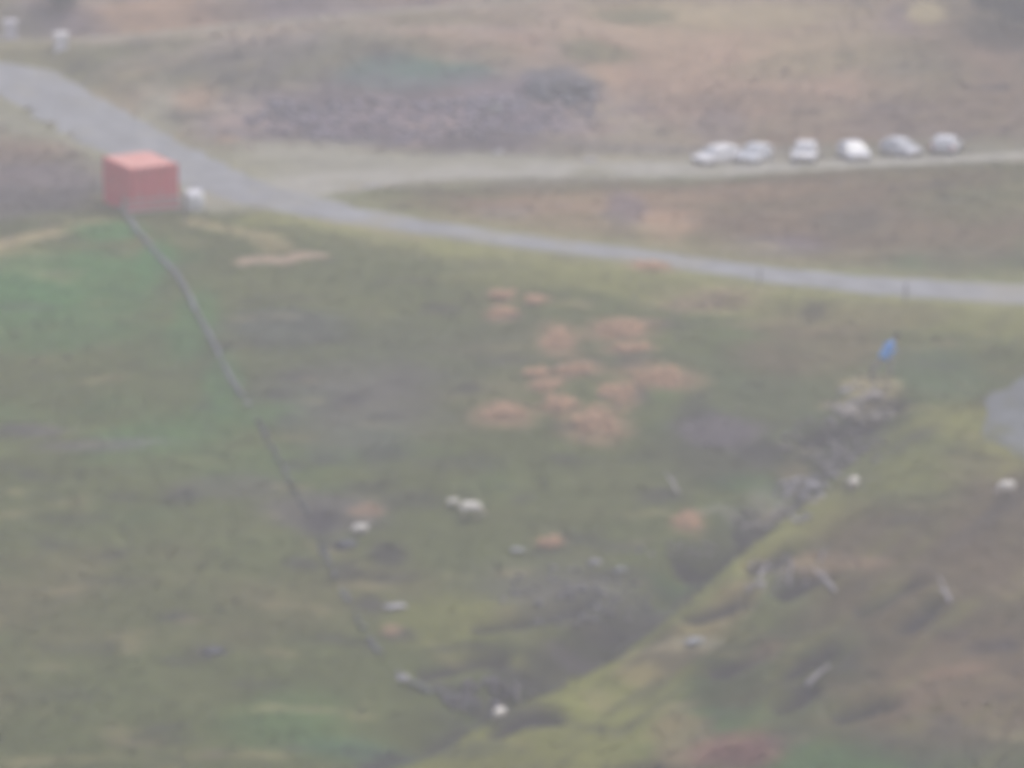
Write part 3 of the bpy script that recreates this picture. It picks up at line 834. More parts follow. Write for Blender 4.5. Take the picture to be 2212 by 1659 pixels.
# floor the ground under the box is uneven: a sill carries it
def corrugated(x0, y0, x1, y1, z0, z1, out, pitch=0.26, dep=0.036):
    L = math.hypot(x1 - x0, y1 - y0); n = int(L / pitch); P = []
    ux, uy = (x1 - x0) / L, (y1 - y0) / L
    for i in range(n):
        for f, d in ((0.0, 0), (0.30, 0), (0.5, 1), (0.80, 1)):
            s = (i + f) * L / n; P.append((x0 + ux * s - out[0] * d * dep, y0 + uy * s - out[1] * d * dep))
    P.append((x1, y1))
    bm = bmesh.new()
    a = [bm.verts.new((p[0], p[1], z0)) for p in P]; b = [bm.verts.new((p[0], p[1], z1)) for p in P]
    c = [bm.verts.new((p[0] - out[0] * .06, p[1] - out[1] * .06, z0)) for p in P]; d = [bm.verts.new((p[0] - out[0] * .06, p[1] - out[1] * .06, z1)) for p in P]
    for i in range(len(P) - 1):
        bm.faces.new((a[i], a[i + 1], b[i + 1], b[i])); bm.faces.new((c[i + 1], c[i], d[i], d[i + 1]))
    return bm
zb = -0.05
for nm, args in (('side_wall', (0, 0.1, 0, CL - .1, 0.12, CH - .1, (-1, 0))), ('side_wall', (CW, 0.1, CW, CL - .1, 0.12, CH - .1, (1, 0))), ('end_wall', (0.1, CL, CW - .1, CL, 0.12, CH - .1, (0, 1)))):
    bm = corrugated(*args); mb = MB(); mb.bm.free(); mb.bm = bm; mb.build(nm, M['red'], con)
for x in (0, CW - .12):
    for y in (0, CL - .12): MB().box((x - .004, y - .004, zb), (x + .124, y + .124, CH)).build('corner_post', M['red'], con)
mb = MB()
mb.box((.12, .0, zb - .2), (CW - .12, .1, .13)); mb.box((.12, CL - .1, zb - .2), (CW - .12, CL, .13)); mb.box((0, .12, zb - .2), (.1, CL - .12, .13)); mb.box((CW - .1, .12, zb - .2), (CW, CL - .12, .13))
mb.build('base_rail', M['red'], con)
mb = MB()
mb.box((.12, .0, CH - .11), (CW - .12, .1, CH - .002)); mb.box((.12, CL - .1, CH - .11), (CW - .12, CL, CH - .002)); mb.box((0, .12, CH - .11), (.1, CL - .12, CH - .002)); mb.box((CW - .1, .12, CH - .11), (CW, CL - .12, CH - .002))
mb.build('top_rail', M['red'], con)
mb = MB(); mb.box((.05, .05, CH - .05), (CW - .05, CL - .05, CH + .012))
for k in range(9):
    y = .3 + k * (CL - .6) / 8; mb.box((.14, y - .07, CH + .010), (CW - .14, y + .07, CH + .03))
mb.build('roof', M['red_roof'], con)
for k in (0, 1):
    x0 = .125 + k * (CW / 2 - .125); x1 = x0 + CW / 2 - .13
    mb = MB(); mb.box((x0, .012, .135), (x1, .06, CH - .115))
    for z in (.5, 1.1, 1.7): mb.box((x0 + .1, .002, z), (x1 - .1, .014, z + .3))
    dr = mb.build('door', M['red'], con)
    mb = MB()
    for xx in (x0 + .25, x1 - .25): mb.tube([(xx, -.03, .15), (xx, -.03, CH - .13)], .018, 6)
    mb.build('lock_rod', M['red_roof'], dr)
    mb = MB(); mb.box((x0 + .2, -.05, 1.0), (x0 + .5, -.025, 1.05)); mb.build('handle', M['steel'], dr)

# white bulk bag at the container's right corner
def bulk_bag(px, py, label):
    p = at(px, py); root = thing('bulk_bag', label, 'sack', p, R(12), s=1.12)
    rings = []
    for z, s in ((-.06, .40), (.08, .47), (.3, .52), (.55, .52), (.78, .49), (.9, .44), (.93, .36)):
        rings.append([(s * (abs(math.cos(a)) ** .6) * math.copysign(1, math.cos(a)), s * (abs(math.sin(a)) ** .6) * math.copysign(1, math.sin(a)), z + .02 * math.sin(5 * a)) for a in [2 * math.pi * k / 24 for k in range(24)]])
    MB().loft(rings).build('sack_body', M['bag'], root, True)
    for sx, sy in ((1, 1), (1, -1), (-1, 1), (-1, -1)):
        MB().tube([(sx * .40, sy * .28, .85), (sx * .42, sy * .36, 1.05), (sx * .36, sy * .42, 1.04), (sx * .28, sy * .40, .86)], .02, 6).build('lifting_loop', M['bag'], root)
bulk_bag(418, 452, 'white bulk bag standing at the right corner of the red container')

# wooden gate across the wall end, in front of the container
def gate(pa, pb, label):
    a, b = Vector(at(*pa).tolist()), Vector(at(*pb).tolist()); L = (b - a).length
    root = thing('field_gate', label, 'gate', a, math.atan2(b.y - a.y, b.x - a.x)); sl_ = (b.z - a.z)
    for x in (0, L):
        z = sl_ * x / L; MB().box((x - .08, -.08, z - .4), (x + .08, .08, z + 1.25), bevel=.02).build('gate_post', M['wood'], root)
    fr = MB()
    for h in (.3, .62, .95):
        fr.bm.verts.ensure_lookup_table()
        fr.slab([(.1, -.02, h), (L - .1, -.02, h + sl_), (L - .1, -.02, h + .1 + sl_), (.1, -.02, h + .1)], .045)
    fr.build('rail', M['pale_wood'], root)
    MB().slab([(.12, .03, .32), (.2, .03, .32), (L - .12, .03, 1.0 + sl_), (L - .2, .03, 1.0 + sl_)], .03).build('brace', M['wood'], root)
gate((270, 474), (400, 462), 'low wooden gate and rails in front of the red container')

# ------------------------------------------------------------------ white pillars by the head of the road
def pillar(px, py, w, h, label, m):
    p = at(px, py); root = thing('gate_pillar', label, 'pillar', p, R(8), 'white gate pillars at the road head')
    MB().loft([[(sx * w / 2 * s, sy * w / 2 * s, z) for sx, sy in ((-1, -1), (1, -1), (1, 1), (-1, 1))] for z, s in ((-.4, 1.04), (.05, 1.04), (.06, 1.0), (h * .9, .97))]).build('shaft', m, root)
    MB().loft([[(sx * w / 2 * s, sy * w / 2 * s, z) for sx, sy in ((-1, -1), (1, -1), (1, 1), (-1, 1))] for z, s in ((h * .9, 1.12), (h * .94, 1.14), (h * .97, 1.05), (h, .45))]).build('cap', m, root)
M['grey_wash'] = mat('worn_whitewash', (0.66, 0.64, 0.70), 0.85, 0.12, 3.0)
pillar(23, 84, .85, 1.25, 'taller greyish white pillar at the far left edge', M['grey_wash'])
pillar(132, 99, .85, .88, 'shorter bright white pillar right of the greyish one', M['white_paint'])

# ------------------------------------------------------------------ parked cars
def make_car(label, paint, loc, heading, kind='hatch', s=1.0):
    """local +x is the nose"""
    root = thing('parked_car', label, 'car', loc, heading, 'cars parked on the gravel lay-by')
    root.scale = s                                      # small low cars
    L, W = {'hatch': (3.75, 1.66), 'estate': (4.4, 1.74), 'van': (4.2, 1.74)}[kind]
    h = {'hatch': 1.48, 'estate': 1.48, 'van': 1.80}[kind]
    belt, sill = .90, .24
    x = lambda f: (f - .5) * L
    prof = [(0.0, .42, .78, .86), (.02, .30, .86, .93), (.10, .24, .92, .98), (.35, .22, .92, 1.0), (.62, .22, .90, 1.0), (.72, .24, .87, .99), (.88, .24, .80, .96), (.965, .28, .72, .90), (1.0, .38, .60, .80)]
    rings = []
    for f, z0, z1, wf in prof:
        w = W / 2 * wf
        rings.append([(x(f), -w * .92, z0), (x(f), -w, z0 + .14), (x(f), -w, (z0 + z1) / 2), (x(f), -w * .97, z1 - .06), (x(f), -w * .86, z1), (x(f), 0, z1 + .025),
                      (x(f), w * .86, z1), (x(f), w * .97, z1 - .06), (x(f), w, (z0 + z1) / 2), (x(f), w, z0 + .14), (x(f), w * .92, z0), (x(f), 0, z0)])
    body = MB().loft(rings)
    cab = {'hatch': [(.03, .90, .90), (.10, 1.36, .80), (.20, h, .74), (.50, h - .01, .74), (.575, 1.36, .77), (.73, .88, .84)],
           'estate': [(.02, .90, .90), (.06, 1.38, .80), (.14, h, .74), (.50, h, .74), (.57, 1.36, .77), (.71, .88, .84)],
           'van': [(.02, .90, .95), (.03, 1.70, .88), (.06, h, .84), (.62, h, .82), (.70, 1.62, .83), (.84, .84, .86)]}[kind]
    rg = []
    for f, zt, wf in cab:
        w = W / 2 * wf; wb = W / 2 * .90
        zt = max(zt, belt - .02)
        rg.append([(x(f), -wb, belt - .1), (x(f), -wb, belt - .02), (x(f), -(w + .35 * (wb - w)), belt + (zt - belt) * .62), (x(f), -w * .96, zt - .03), (x(f), -w * .7, zt), (x(f), w * .7, zt),
                   (x(f), w * .96, zt - .03), (x(f), w + .35 * (wb - w), belt + (zt - belt) * .62), (x(f), wb, belt - .02), (x(f), wb, belt - .1)])
    body.loft(rg)
    body.build('body', M[paint], root, True)
    def width(f, z):
        for (f0, z0, w0), (f1, z1, w1) in zip(cab, cab[1:]):
            if f0 <= f <= f1:
                t = (f - f0) / (f1 - f0); zt = z0 + (z1 - z0) * t; w = W / 2 * (w0 + (w1 - w0) * t); wb = W / 2 * .9
                k = min(1, max(0, (z - belt) / max(.05, zt - belt)))
                return wb + (w * .98 - wb) * k
        return W / 2 * .8
    def ztop(f):
        for (f0, z0, w0), (f1, z1, w1) in zip(cab, cab[1:]):
            if f0 <= f <= f1: return z0 + (z1 - z0) * (f - f0) / (f1 - f0)
        return belt
    fA = cab[-2][0]; fE = cab[-1][0]; zA = cab[-2][1] - .03
    # windscreen and rear window lie 12 mm proud of the shell
    n = .012
    wt, wbm = W / 2 * .70, W / 2 * .80
    MB().slab([(x(fE) - .04 + n, -wbm, .93 + n), (x(fE) - .04 + n, wbm, .93 + n), (x(fA) + .015 + n, wt, zA + n), (x(fA) + .015 + n, -wt, zA + n)], .02).build('windscreen', M['glass'], root)
    f0, f1 = cab[0][0], cab[1][0]
    MB().slab([(x(f0) - n - .006, wbm, .98), (x(f0) - n - .006, -wbm, .98), (x(f1) - n - .02, -wt, cab[1][1] - .06), (x(f1) - n - .02, wt, cab[1][1] - .06)], .02).build('rear_window', M['glass'], root)
    for sd_ in (-1, 1):
        spans = [(.14, .36), (.385, .60)] if kind != 'van' else [(.46, .72)]
        for a, b in spans:
            top = lambda f: min(ztop(f) - .13, h - .13)
            q = [(x(a), sd_ * (width(a, .94) + n), .94), (x(b), sd_ * (width(b, .94) + n), .94), (x(min(b, fA - .0)), sd_ * (width(min(b, fA), top(min(b, fA))) + n + .02), top(min(b, fA))), (x(a), sd_ * (width(a, top(a)) + n + .02), top(a))]
            MB().slab(q if sd_ < 0 else q[::-1], .015).build('side_window', M['glass'], root)
        MB().box((x(.60), sd_ * W * .5 - .02, .88), (x(.60) + .14, sd_ * W * .5 + .15 * sd_ + .02, 1.0) if sd_ > 0 else (x(.60) + .14, sd_ * W * .5 + .02, 1.0)).build('mirror', M[paint], root) if sd_ > 0 else \
            MB().box((x(.60), -W * .5 - .15, .88), (x(.60) + .14, -W * .5 + .02, 1.0)).build('mirror', M[paint], root)
        MB().loft([[(x(1.0) + .012, sd_ * a, z) for a, z in ((.42, .52), (.66, .54), (.68, .64), (.46, .62))], [(x(.955), sd_ * a, z) for a, z in ((.44, .54), (.76, .56), (.78, .70), (.48, .70))]]).build('headlight', M['lamp_clear'], root)
        MB().loft([[(x(.0) - .018, sd_ * a, z) for a, z in ((.56, .62), (.72, .62), (.74, .84), (.60, .84))], [(x(.03), sd_ * a, z) for a, z in ((.58, .62), (.80, .62), (.80, .88), (.62, .88))]]).build('tail_light', M['lamp_red'], root)
        for f in (.175, .815):
            cx, cy = x(f), sd_ * (W / 2 - .10); ring = lambda r, y, k: [(cx + r * math.cos(2 * math.pi * i / k), y, .30 + r * math.sin(2 * math.pi * i / k)) for i in range(k)]
            wl = MB().loft([ring(.24, cy - .10, 24), ring(.30, cy - .08, 24), ring(.30, cy + .09, 24), ring(.24, cy + .115, 24)]).build('wheel', M['tyre'], root, True)
            MB().loft([ring(.20, cy + sd_ * .10, 20), ring(.20, cy + sd_ * .128, 20), ring(.08, cy + sd_ * .12, 20)]).build('rim', M['rim'], wl)
            MB().loft([ring(.345, cy + sd_ * .085, 24), ring(.345, cy + sd_ * .107, 24)]).build('wheel_arch', M['trim'], root)
    MB().box((x(1.0) - .06, -W * .40, .30), (x(1.0) + .02, W * .40, .42), bevel=.02).build('front_bumper', M['trim'], root)
    MB().box((x(0) - .03, -W * .42, .34), (x(0) + .08, W * .42, .50), bevel=.02).build('rear_bumper', M['trim'] if kind != 'van' else M[paint], root)
    MB().box((x(1.0) + .02, -.26, .44), (x(1.0) + .034, .26, .55)).build('number_plate', M['plate'], root)
    MB().box((x(0) - .045, -.26, .54), (x(0) - .03, .26, .65)).build('number_plate', M['plate'], root)
    MB().box((x(.995), -.36, .56), (x(1.0) + .03, .36, .60)).build('grille', M['trim'], root)
    return root
FRONT = R(-90)                                          # nose towards the viewer
def park(px, py, label, paint, turn, kind, s):
    p = at(px, py); k = 0.5
    p = p + np.array([0, 0.3, 0.0])
    p[2] = gz(p[0], p[1]) + 0.02
    make_car(label, paint, p, FRONT + R(turn), kind, s)
park(1546, 354, 'white car turned outward, leftmost of the row on the lay-by', 'car_white', -52, 'estate', (.66, .86, .66))
park(1630, 352, 'silver car close behind the leftmost white car', 'car_silver', -30, 'hatch', (.66, .86, .68))
park(1739, 350, 'bright white car alone in the middle of the row', 'car_white', -12, 'hatch', (.66, .88, .74))
park(1845, 346, 'pale silver car between the bright white car and the dull grey car', 'car_pearl', 16, 'hatch', (.66, .88, .68))
park(1947, 338, 'dull grey car with a dark underside, second from the right end', 'car_grey', 42, 'hatch', (.66, .84, .68))
park(2045, 331, 'pale car with a red tail light showing, rightmost of the row', 'car_pearl', 160, 'hatch', (.66, .90, .70))

# ------------------------------------------------------------------ sheep
def sheep(px, py, rz, label, s=1.0, graze=True, lying=False):
    p = at(px, py); dz = -0.02
    root_loc = Vector((p[0], p[1], p[2] + dz))
    zb = .62 if not lying else .34
    V = []; E = []
    def add(x, y, z, r, to=None):
        V.append((x, y, z, r))
        if to is not None: E.append((to, len(V) - 1))
        return len(V) - 1
    pelvis = add(-.30, 0, zb, .17)
    mid = add(0, 0, zb - .01, .21, pelvis); chest = add(.30, 0, zb, .18, mid)
    rump = add(-.46, 0, zb + .02, .11, pelvis); tail = add(-.56, 0, zb - .10, .035, rump); add(-.57, 0, zb - .24, .03, tail)
    if graze:
        nk = add(.50, 0, zb - .06, .10, chest); hd = add(.66, 0, zb - .28, .08, nk); mz = add(.74, 0, zb - .46, .048, hd)
    else:
        nk = add(.46, .02, zb + .20, .10, chest); hd = add(.56, .04, zb + .36, .085, nk); mz = add(.74, .06, zb + .29, .05, hd)
    for sy in (-1, 1):
        e1 = add(V[hd][0] - .03, sy * .08 + V[hd][1], V[hd][2] + .05, .022, hd); add(V[hd][0] - .05, sy * .17 + V[hd][1], V[hd][2] + .02, .014, e1)
        if not lying:
            sh = add(.30, sy * .10, zb - .20, .07, chest); kn = add(.31, sy * .11, .30, .042, sh); fe = add(.30, sy * .11, .16, .030, kn); add(.32, sy * .11, .03, .034, fe)
            hp = add(-.33, sy * .11, zb - .18, .085, pelvis); st = add(-.27, sy * .12, .40, .055, hp); hk = add(-.40, sy * .12, .26, .036, st); fe2 = add(-.37, sy * .12, .13, .028, hk); add(-.35, sy * .12, .03, .034, fe2)
        else:
            sh = add(.30, sy * .13, zb - .14, .08, chest); kn = add(.46, sy * .15, .10, .045, sh); add(.28, sy * .16, .06, .035, kn)
            hp = add(-.28, sy * .15, zb - .12, .09, pelvis); st = add(-.08, sy * .20, .12, .05, hp); add(-.30, sy * .22, .06, .035, st)
    body = link('sheep', skin_mesh('sheep', V, E, 0, 2), M['sheep_skin'], None, True)
    body.location = root_loc; body.rotation_euler = (0, 0, rz); body.scale = (s, s, s)
    tag(body, label, 'sheep', 'sheep grazing on the slope')
    FV = [(-.50, 0, zb + .03, .16), (-.32, 0, zb + .03, .245), (0, 0, zb + .02, .28), (.28, 0, zb + .03, .25), (.43, 0, zb + (.03 if graze else .12), .16), (.49 if graze else .48, 0, zb + (-.06 if graze else .24), .12)]
    fm = skin_mesh('fleece', FV, [(i, i + 1) for i in range(5)], 2, 3)
    g = np.random.default_rng(int(px))
    n = len(fm.vertices); co = np.zeros(n * 3); fm.vertices.foreach_get('co', co); co = co.reshape(-1, 3)
    nr = np.zeros(n * 3); fm.vertices.foreach_get('normal', nr); nr = nr.reshape(-1, 3)
    co += nr * (0.05 * fbm(co[:, 0] * 14 + co[:, 2] * 9, co[:, 1] * 14 - co[:, 2] * 7, int(px), 2))[:, None]
    fm.vertices.foreach_set('co', co.ravel()); fm.update()
    link('fleece', fm, M['fleece'], body, True)
    hm = MB()
    for v in V:
        if abs(v[2] - .03) < 1e-6: hm.loft([[(v[0] + a * k, v[1] + b * k, z) for a, b in ((-.04, -.03), (.05, -.03), (.05, .03), (-.04, .03))] for z, k in ((0.0, 1.0), (.05, .8))])
    if len(hm.bm.verts): hm.build('hooves', M['hoof'], body)
    else: hm.bm.free()
    em = MB()
    for sy in (-1, 1):
        hx, hy, hz = V[hd][:3]; em.tube([(hx + .045, hy + sy * .068, hz + .012), (hx + .055, hy + sy * .086, hz + .012)], .013, 8)
    em.build('eyes', M['hoof'], body)
    return body
sheep(1017, 1122, R(6), 'large white sheep standing side-on in the open meadow', .98)
sheep(979, 1098, R(172), 'small dull white lamb just behind the large white sheep', .56)
sheep(778, 1152, R(4), 'white sheep lying on the grass right of the stone wall', .74, False, True)
sheep(1844, 1058, R(58), 'dull white sheep at the grassy edge above the gully', .70)
sheep(2174, 1072, R(196), 'white sheep standing at the right edge below the tarmac bend', .84)
sheep(1079, 1558, R(52), 'white sheep at the foot of the gully near the bottom edge', .70)

# ------------------------------------------------------------------ walker in the blue jacket
def walker(px, py, label):
    p = at(px, py); s = 1.22
    root = bpy.data.objects.new('person', None)
    V = []; E = []
    def add(x, y, z, r, to=None):
        V.append((x, y, z, r))
        if to is not None: E.append((to, len(V) - 1))
        return len(V) - 1
    # striding uphill to the right (+x), bent well forward
    pel = add(.10, 0, .90, (.15, .12)); sp = add(.19, 0, 1.09, (.14, .11), pel); ch = add(.31, 0, 1.30, (.17, .12), sp); nb = add(.42, 0, 1.45, .065, ch); ne = add(.48, 0, 1.51, .058, nb)
    h1 = add(.53, 0, 1.58, .088, ne); h2 = add(.58, 0, 1.66, .098, h1); h3 = add(.61, 0, 1.73, .075, h2)
    legs = {-1: [(.33, .60, .075), (.27, .32, .055), (.26, .10, .045)], 1: [(-.12, .58, .075), (-.34, .30, .055), (-.50, .10, .045)]}
    hips = {}
    for sy in (-1, 1):
        hp = add(.10, sy * .09, .84, .095, pel); j = hp
        for x, z, r in legs[sy]: j = add(x, sy * .10, z, r, j)
        ft = add(V[j][0] + .07, sy * .10, V[j][2] - .06, .040, j); add(V[j][0] + .17, sy * .11, V[j][2] - .07, .032, ft)
    hands = []
    for sy in (-1, 1):
        shd = add(.33, sy * .20, 1.34, .065, ch)
        el = add(.33 + (-.08 if sy < 0 else .10), sy * .27, 1.07, .045, shd); wr = add(V[el][0] + (.10 if sy < 0 else .20), sy * .26, .84 if sy < 0 else .93, .030, el)
        d = Vector(V[wr][:3]) - Vector(V[el][:3]); d.normalize()
        pm = add(V[wr][0] + d.x * .07, V[wr][1], V[wr][2] + d.z * .07, (.036, .018), wr)
        q = Vector((0, 1, 0))
        for k, (off, ln) in enumerate(((-.030, .062), (-.010, .074), (.010, .070), (.030, .055))):
            a = add(V[pm][0] + d.x * .04, V[pm][1] + off, V[pm][2] + d.z * .04, .009, pm)
            b_ = add(V[a][0] + d.x * ln * .6 + .004, V[a][1] + off * .2, V[a][2] + d.z * ln * .6, .008, a); add(V[b_][0] + d.x * ln * .3 + .012, V[b_][1], V[b_][2] + d.z * ln * .4, .007, b_)
        t1 = add(V[wr][0] + d.x * .04 + .03, V[wr][1] - sy * .025, V[wr][2] + d.z * .04, .011, wr); add(V[t1][0] + d.x * .04 + .012, V[t1][1], V[t1][2] + d.z * .04, .009, t1)
        hands.append((shd, el, wr))
    body = link('person', skin_mesh('person', V, E, 0, 2), M['skin'], None, True)
    body.location = Vector(p.tolist()) + Vector((0, 0, -.0)); body.rotation_euler = (0, 0, R(6)); body.scale = (s, s, s)
    tag(body, label, 'person')
    jv = [(.02, 0, .68, (.30, .27)), (.18, 0, 1.08, (.27, .24)), (.31, 0, 1.31, (.27, .21)), (.41, 0, 1.44, .11), (.45, 0, 1.48, .08)]
    je = [(0, 1), (1, 2), (2, 3), (3, 4)]
    for shd, el, wr in hands:
        k = len(jv); a, b_, c_ = V[shd], V[el], V[wr]
        jv += [(a[0], a[1], a[2], .088), (b_[0], b_[1], b_[2], .064), (c_[0], c_[1], c_[2], .044)]; je += [(2, k), (k, k + 1), (k + 1, k + 2)]
    link('jacket', skin_mesh('jacket', jv, je, 1, 2), M['jacket'], body, True)
    tv = [(.09, 0, .89, (.165, .13))]; te = []
    for sy in (-1, 1):
        k = len(tv); pts = [(.10, .84, .105)] + [(x, z, r + .018) for x, z, r in legs[sy]]
        tv += [(x, sy * (.09 + .003 * i), z, r) for i, (x, z, r) in enumerate(pts)]; te += [(0, k), (k, k + 1), (k + 1, k + 2), (k + 2, k + 3)]
    link('trousers', skin_mesh('trousers', tv, te, 0, 2), M['trousers'], body, True)
    for sy in (-1, 1):
        x, z, r = legs[sy][-1]
        link('boot', skin_mesh('boot', [(x, sy * .10, z + .06, .058), (x + .01, sy * .10, z - .04, .055), (x + .11, sy * .105, z - .06, .046), (x + .20, sy * .11, z - .065, .036)], [(0, 1), (1, 2), (2, 3)], 1, 2), M['boot'], body, True)
    link('hair', skin_mesh('hair', [(.485, 0, 1.58, .070), (.54, 0, 1.68, .103), (.595, 0, 1.755, .085), (.64, 0, 1.78, .05)], [(0, 1), (1, 2), (2, 3)], 1, 2), M['hair'], body, True)
    f = MB(); f.tube([(.65, 0, 1.655), (.685, 0, 1.625), (.665, 0, 1.615)], [.010, .014, .010], 8); f.build('nose', M['skin'], body)
    f = MB()
    for sy in (-1, 1): f.tube([(.655, sy * .034, 1.68), (.668, sy * .034, 1.678)], .011, 8)
    f.build('eyes', M['hair'], body)
    f = MB(); f.tube([(.635, -.025, 1.592), (.648, 0, 1.589), (.635, .025, 1.592)], .006, 6); f.build('mouth', M['lamp_red'], body)
    return body
walker(1906, 812, 'person in a bright blue jacket bent forward, striding up beside the gully')

# ------------------------------------------------------------------ single rocks
def rock(px, py, rx, ry, rz, label, m, seed, turn=0, cat='rock', name='rock'):
    p = at(px, py); o = link(name, stone_mesh(name, rx, ry, rz, seed), m)
    o.location = Vector((p[0], p[1], p[2] + rz * .35)); o.rotation_euler = (0, 0, R(turn))
    return tag(o, label, cat, 'loose rocks on the moor')
rock(850, 1312, .62, .34, .14, 'flat pale slab of rock beside the ruined wall', M['pale_rock'], 1, 4)
rock(1755, 1056, .42, .30, .26, 'pale rock on top of the eroded gully bank', M['pale_rock'], 2, 20)
rock(1760, 1037, .28, .24, .22, 'bluish pale rock just above the pale one on the bank', M['rock'], 3, 40)
rock(1286, 1218, .34, .24, .20, 'pale pointed rock in the lower meadow among dark tussocks', M['pale_rock'], 4, 10)
rock(1118, 1190, .36, .24, .14, 'low grey rock left of the small orange bracken clump', M['stone'], 5, 10)
rock(1340, 1232, .34, .22, .12, 'flat grey rock right of the pale pointed rock', M['stone'], 6, 0)
rock(1074, 332, .44, .26, .20, 'whitish rock at the foot of the spoil heap by the lay-by', M['pale_rock'], 7, 12)
rock(1275, 347, .60, .24, .12, 'low flat pale rock on the edge of the gravel lay-by', M['pale_rock'], 8, 4)
rock(1885, 862, .75, .42, .34, 'tan boulder on the crumbling far bank of the gully', M['wood'], 9, 28)
rock(1830, 893, .60, .34, .26, 'tan boulder low on the bank left of the larger one', M['wood'], 10, 24)
rock(1822, 846, .40, .22, .15, 'small pale rock upslope of the tan boulders', M['pale_rock'], 11, 10)
rock(800, 404, .7, .3, .12, 'low pale kerb stone at the fork of road and lay-by', M['pale_rock'], 12, 20)
rock(1500, 1388, .5, .35, .16, 'low grey boulder sunk in the near slope', M['stone'], 13, 20)
rock(870, 1468, .34, .26, .22, 'pinkish rock at the lower end of the ruined wall', M['pale_rock'], 14, 20)
rock(750, 1180, .6, .34, .26, 'dark boulder fallen from the end of the stone wall', M['rock'], 15, 20)
rock(458, 1410, .55, .26, .20, 'dark boulder alone in the lower left meadow', M['rock'], 16, 5)
rock(1070, 238, .6, .3, .28, 'pale slab at the top of the purple spoil heap', M['stone'], 17, 10)

# rock face in the upper hillside
p = at(1218, 212)
oc = thing('rock_outcrop', 'blue-grey rock face breaking out of the upper hillside', 'outcrop', p)
for i, (dx, dy, rx, ry, rz, sd_) in enumerate(((-1.6, .3, 1.1, .8, .85, 31), (-.3, .6, 1.3, .9, 1.0, 32), (1.0, .7, 1.1, .8, .9, 33), (.3, -.4, .9, .6, .45, 34), (-1.2, -.5, .7, .5, .4, 35), (1.7, -.1, .6, .5, .4, 36))):
    o = link('boulder', stone_mesh('boulder', rx, ry, rz, sd_, 3), M['rock'], oc)
    o.location = (dx, dy, gz(p[0] + dx, p[1] + dy) - p[2] + rz * .1); o.rotation_euler = (R(8 * (i % 3)), 0, R(37 * i))

# ------------------------------------------------------------------ bleached dead wood
def dead_branch(pts, rad, label, forks=(), lift=0.25, name='dead_branch'):
    """pts: (x, y, height above the ground) of the frame's ground"""
    W = []
    for px, py, h in pts:
        q = at(px, py); W.append(Vector((q[0], q[1], gz(q[0], q[1]) + h)))
    o0 = W[0].copy()
    n = len(W); fine = smooth_line([w - o0 for w in W], 4)
    rr = [rad * (1 - .65 * i / (len(fine) - 1)) for i in range(len(fine))]
    mb = MB().tube(fine, rr, 7)
    for k, d, ln in forks:
        b = Vector(fine[min(int(k * (len(fine) - 1)), len(fine) - 1)]); d = Vector(d).normalized()
        mb.tube([b, b + d * ln * .5 + Vector((0, 0, .04)), b + d * ln], [rad * .6, rad * .45, rad * .2], 6)
    o = mb.build(name, M['dead'], None, True); o.location = o0
    return tag(o, label, 'dead wood', 'dead wood on the near slope')
dead_branch([(1702, 1268, .05), (1706, 1262, .6), (1708, 1258, 1.2)], .11, 'tall pale dead stem standing on the near slope with a side limb', [(.35, (-.8, -.1, .35), .6), (.6, (.5, .2, .8), .45)])
dead_branch([(1640, 1247, .08), (1655, 1240, .3), (1668, 1238, .65)], .10, 'short pale dead branch leaning left of the tall standing stem', [(.5, (-.5, .2, .6), .4)])
dead_branch([(1770, 1218, .05), (1777, 1215, .35), (1784, 1214, .7)], .08, 'small forked dead stem right of the tall standing stem', [(.5, (-.6, 0, .7), .35)])
dead_branch([(1803, 1282, .10), (1780, 1262, .30), (1756, 1247, .42)], .12, 'long pale dead limb lying diagonal below the small forked stem', [(.6, (-.2, .5, .7), .4)])
dead_branch([(2052, 1304, .08), (2040, 1290, .40), (2026, 1280, .80)], .12, 'pale dead limb slanting on the right of the near slope', [(.4, (-.7, -.2, .3), .5)])
dead_branch([(1742, 1486, .12), (1765, 1470, .26), (1792, 1452, .30)], .13, 'pale fallen log over a dark hollow low on the near slope', [(.7, (.6, .2, .5), .4)], name='fallen_log')
dead_branch([(1465, 1068, .10), (1452, 1056, .35), (1438, 1046, .55)], .09, 'short pale dead branch on dark ground across the gully', [(.5, (.5, .2, .5), .3)])
dead_branch([(1118, 1516, 0), (1117, 1513, .4), (1115, 1511, .8)], .10, 'pale upright stump beside the bottom of the gully', [(.5, (.5, 0, .6), .25)], name='dead_stump')
dead_branch([(1612, 1282, .06), (1635, 1268, .14), (1655, 1256, .2)], .07, 'thin dead branch lying at the gully lip left of the leaning one', [(.5, (.2, .5, .4), .3)])
dead_branch([(1600, 1142, .05), (1670, 1120, .16), (1735, 1096, .1)], .07, 'thin dead branch lying along the foot of the gully bank', [(.5, (.2, .5, .4), .3)])

# marker posts by the road
def marker(px, py, label):
    p = at(px, py); root = thing('marker_post', label, 'post', p, 0, 'posts along the road edge')
    MB().tube([(0, 0, -.3), (0, 0, .85)], [.06, .05], 8).build('post', M['wood'], root)
    MB().tube([(0, 0, .855), (0, 0, .98)], [.052, .04], 8).build('post_cap', M['trim'], root)
marker(1956, 652, 'dark post at the lower road edge straight above the walker')
marker(1640, 622, 'dark post at the lower road edge above the pale bracken bed')

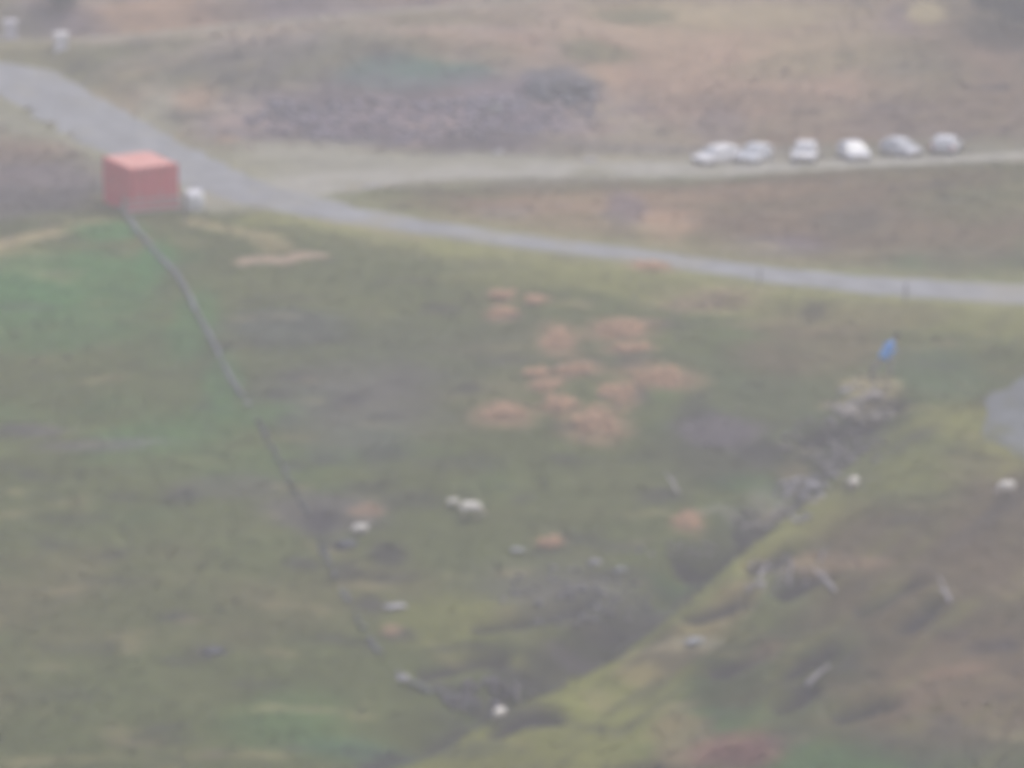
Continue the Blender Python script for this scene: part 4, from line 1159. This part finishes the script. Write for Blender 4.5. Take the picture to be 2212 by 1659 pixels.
# ------------------------------------------------------------------ trees at the top corners
def tree(px, py, label, H, Rr, n, seed, name='tree'):
    p = at(px, py); root = thing(name, label, 'tree', p)
    g = np.random.default_rng(seed); rr = random.Random(seed)
    mb = MB().tube([(0, 0, -.2), (.05, .02, H * .3), (-.04, .05, H * .6), (.02, 0, H * .9)], [.16, .13, .08, .03], 8)
    tips = []
    for k in range(16):
        a = k * 2.4; z = H * (.18 + .045 * k); L = Rr * (1.0 - .045 * k) * rr.uniform(.7, 1)
        t = (math.cos(a) * L, math.sin(a) * L, z + .25 * L); tips.append(t)
        mb.tube([(0, 0, z), (t[0] * .5, t[1] * .5, z + .2 * L), t], [.06, .04, .012], 5)
    mb.build('trunk', M['bark'], root)
    cs = np.array(tips)[g.integers(0, len(tips), n)] * np.array([1, 1, 1]) * g.uniform(.45, 1.05, (n, 1)) ** np.array([[1, 1, .15]]) + g.normal(0, .22 * Rr, (n, 3)) * np.array([1, 1, .7])
    cs[:, 2] = np.maximum(cs[:, 2], .15)
    a = g.normal(size=(n, 3)); a /= np.linalg.norm(a, axis=1, keepdims=True); b = np.cross(a, g.normal(size=(n, 3))); b /= np.linalg.norm(b, axis=1, keepdims=True)
    s = g.uniform(.07, .16, (n, 1))
    V = np.stack([cs - a * s, cs - b * s * .5, cs + a * s, cs + b * s * .5], 1).reshape(-1, 3)
    link('crown', np_mesh('crown', V, np.arange(4 * n).reshape(-1, 4)), M['leaf'], root)
tree(2165, 58, 'dark dense tree at the top right corner', 4.5, 2.0, 5200, 1)
tree(2225, 80, 'dark bushy tree at the right edge beside the corner tree', 4.0, 1.4, 4200, 2)
tree(126, 24, 'dark bush at the top edge behind the white pillars', 3.0, 1.3, 3600, 3)

# ------------------------------------------------------------------ haze
mb = MB(); mb.box((-1300, -1150, float(GZ.min()) - 1.0), (1300, 1400, float(GZ.max()) + 5.0))
hm = bpy.data.materials.new('pale_air'); hm.use_nodes = True
nt = hm.node_tree; nt.nodes.remove(nt.nodes["Principled BSDF"])
pv = nt.nodes.new("ShaderNodeVolumePrincipled")
pv.inputs["Color"].default_value = (0.95, 0.945, 0.985, 1)
pv.inputs["Density"].default_value = 0.0027
pv.inputs["Anisotropy"].default_value = 0.25
nt.links.new(pv.outputs[0], nt.nodes["Material Output"].inputs["Volume"])
hz = mb.build('haze', hm); tag(hz, 'pale haze over the valley', kind='stuff')
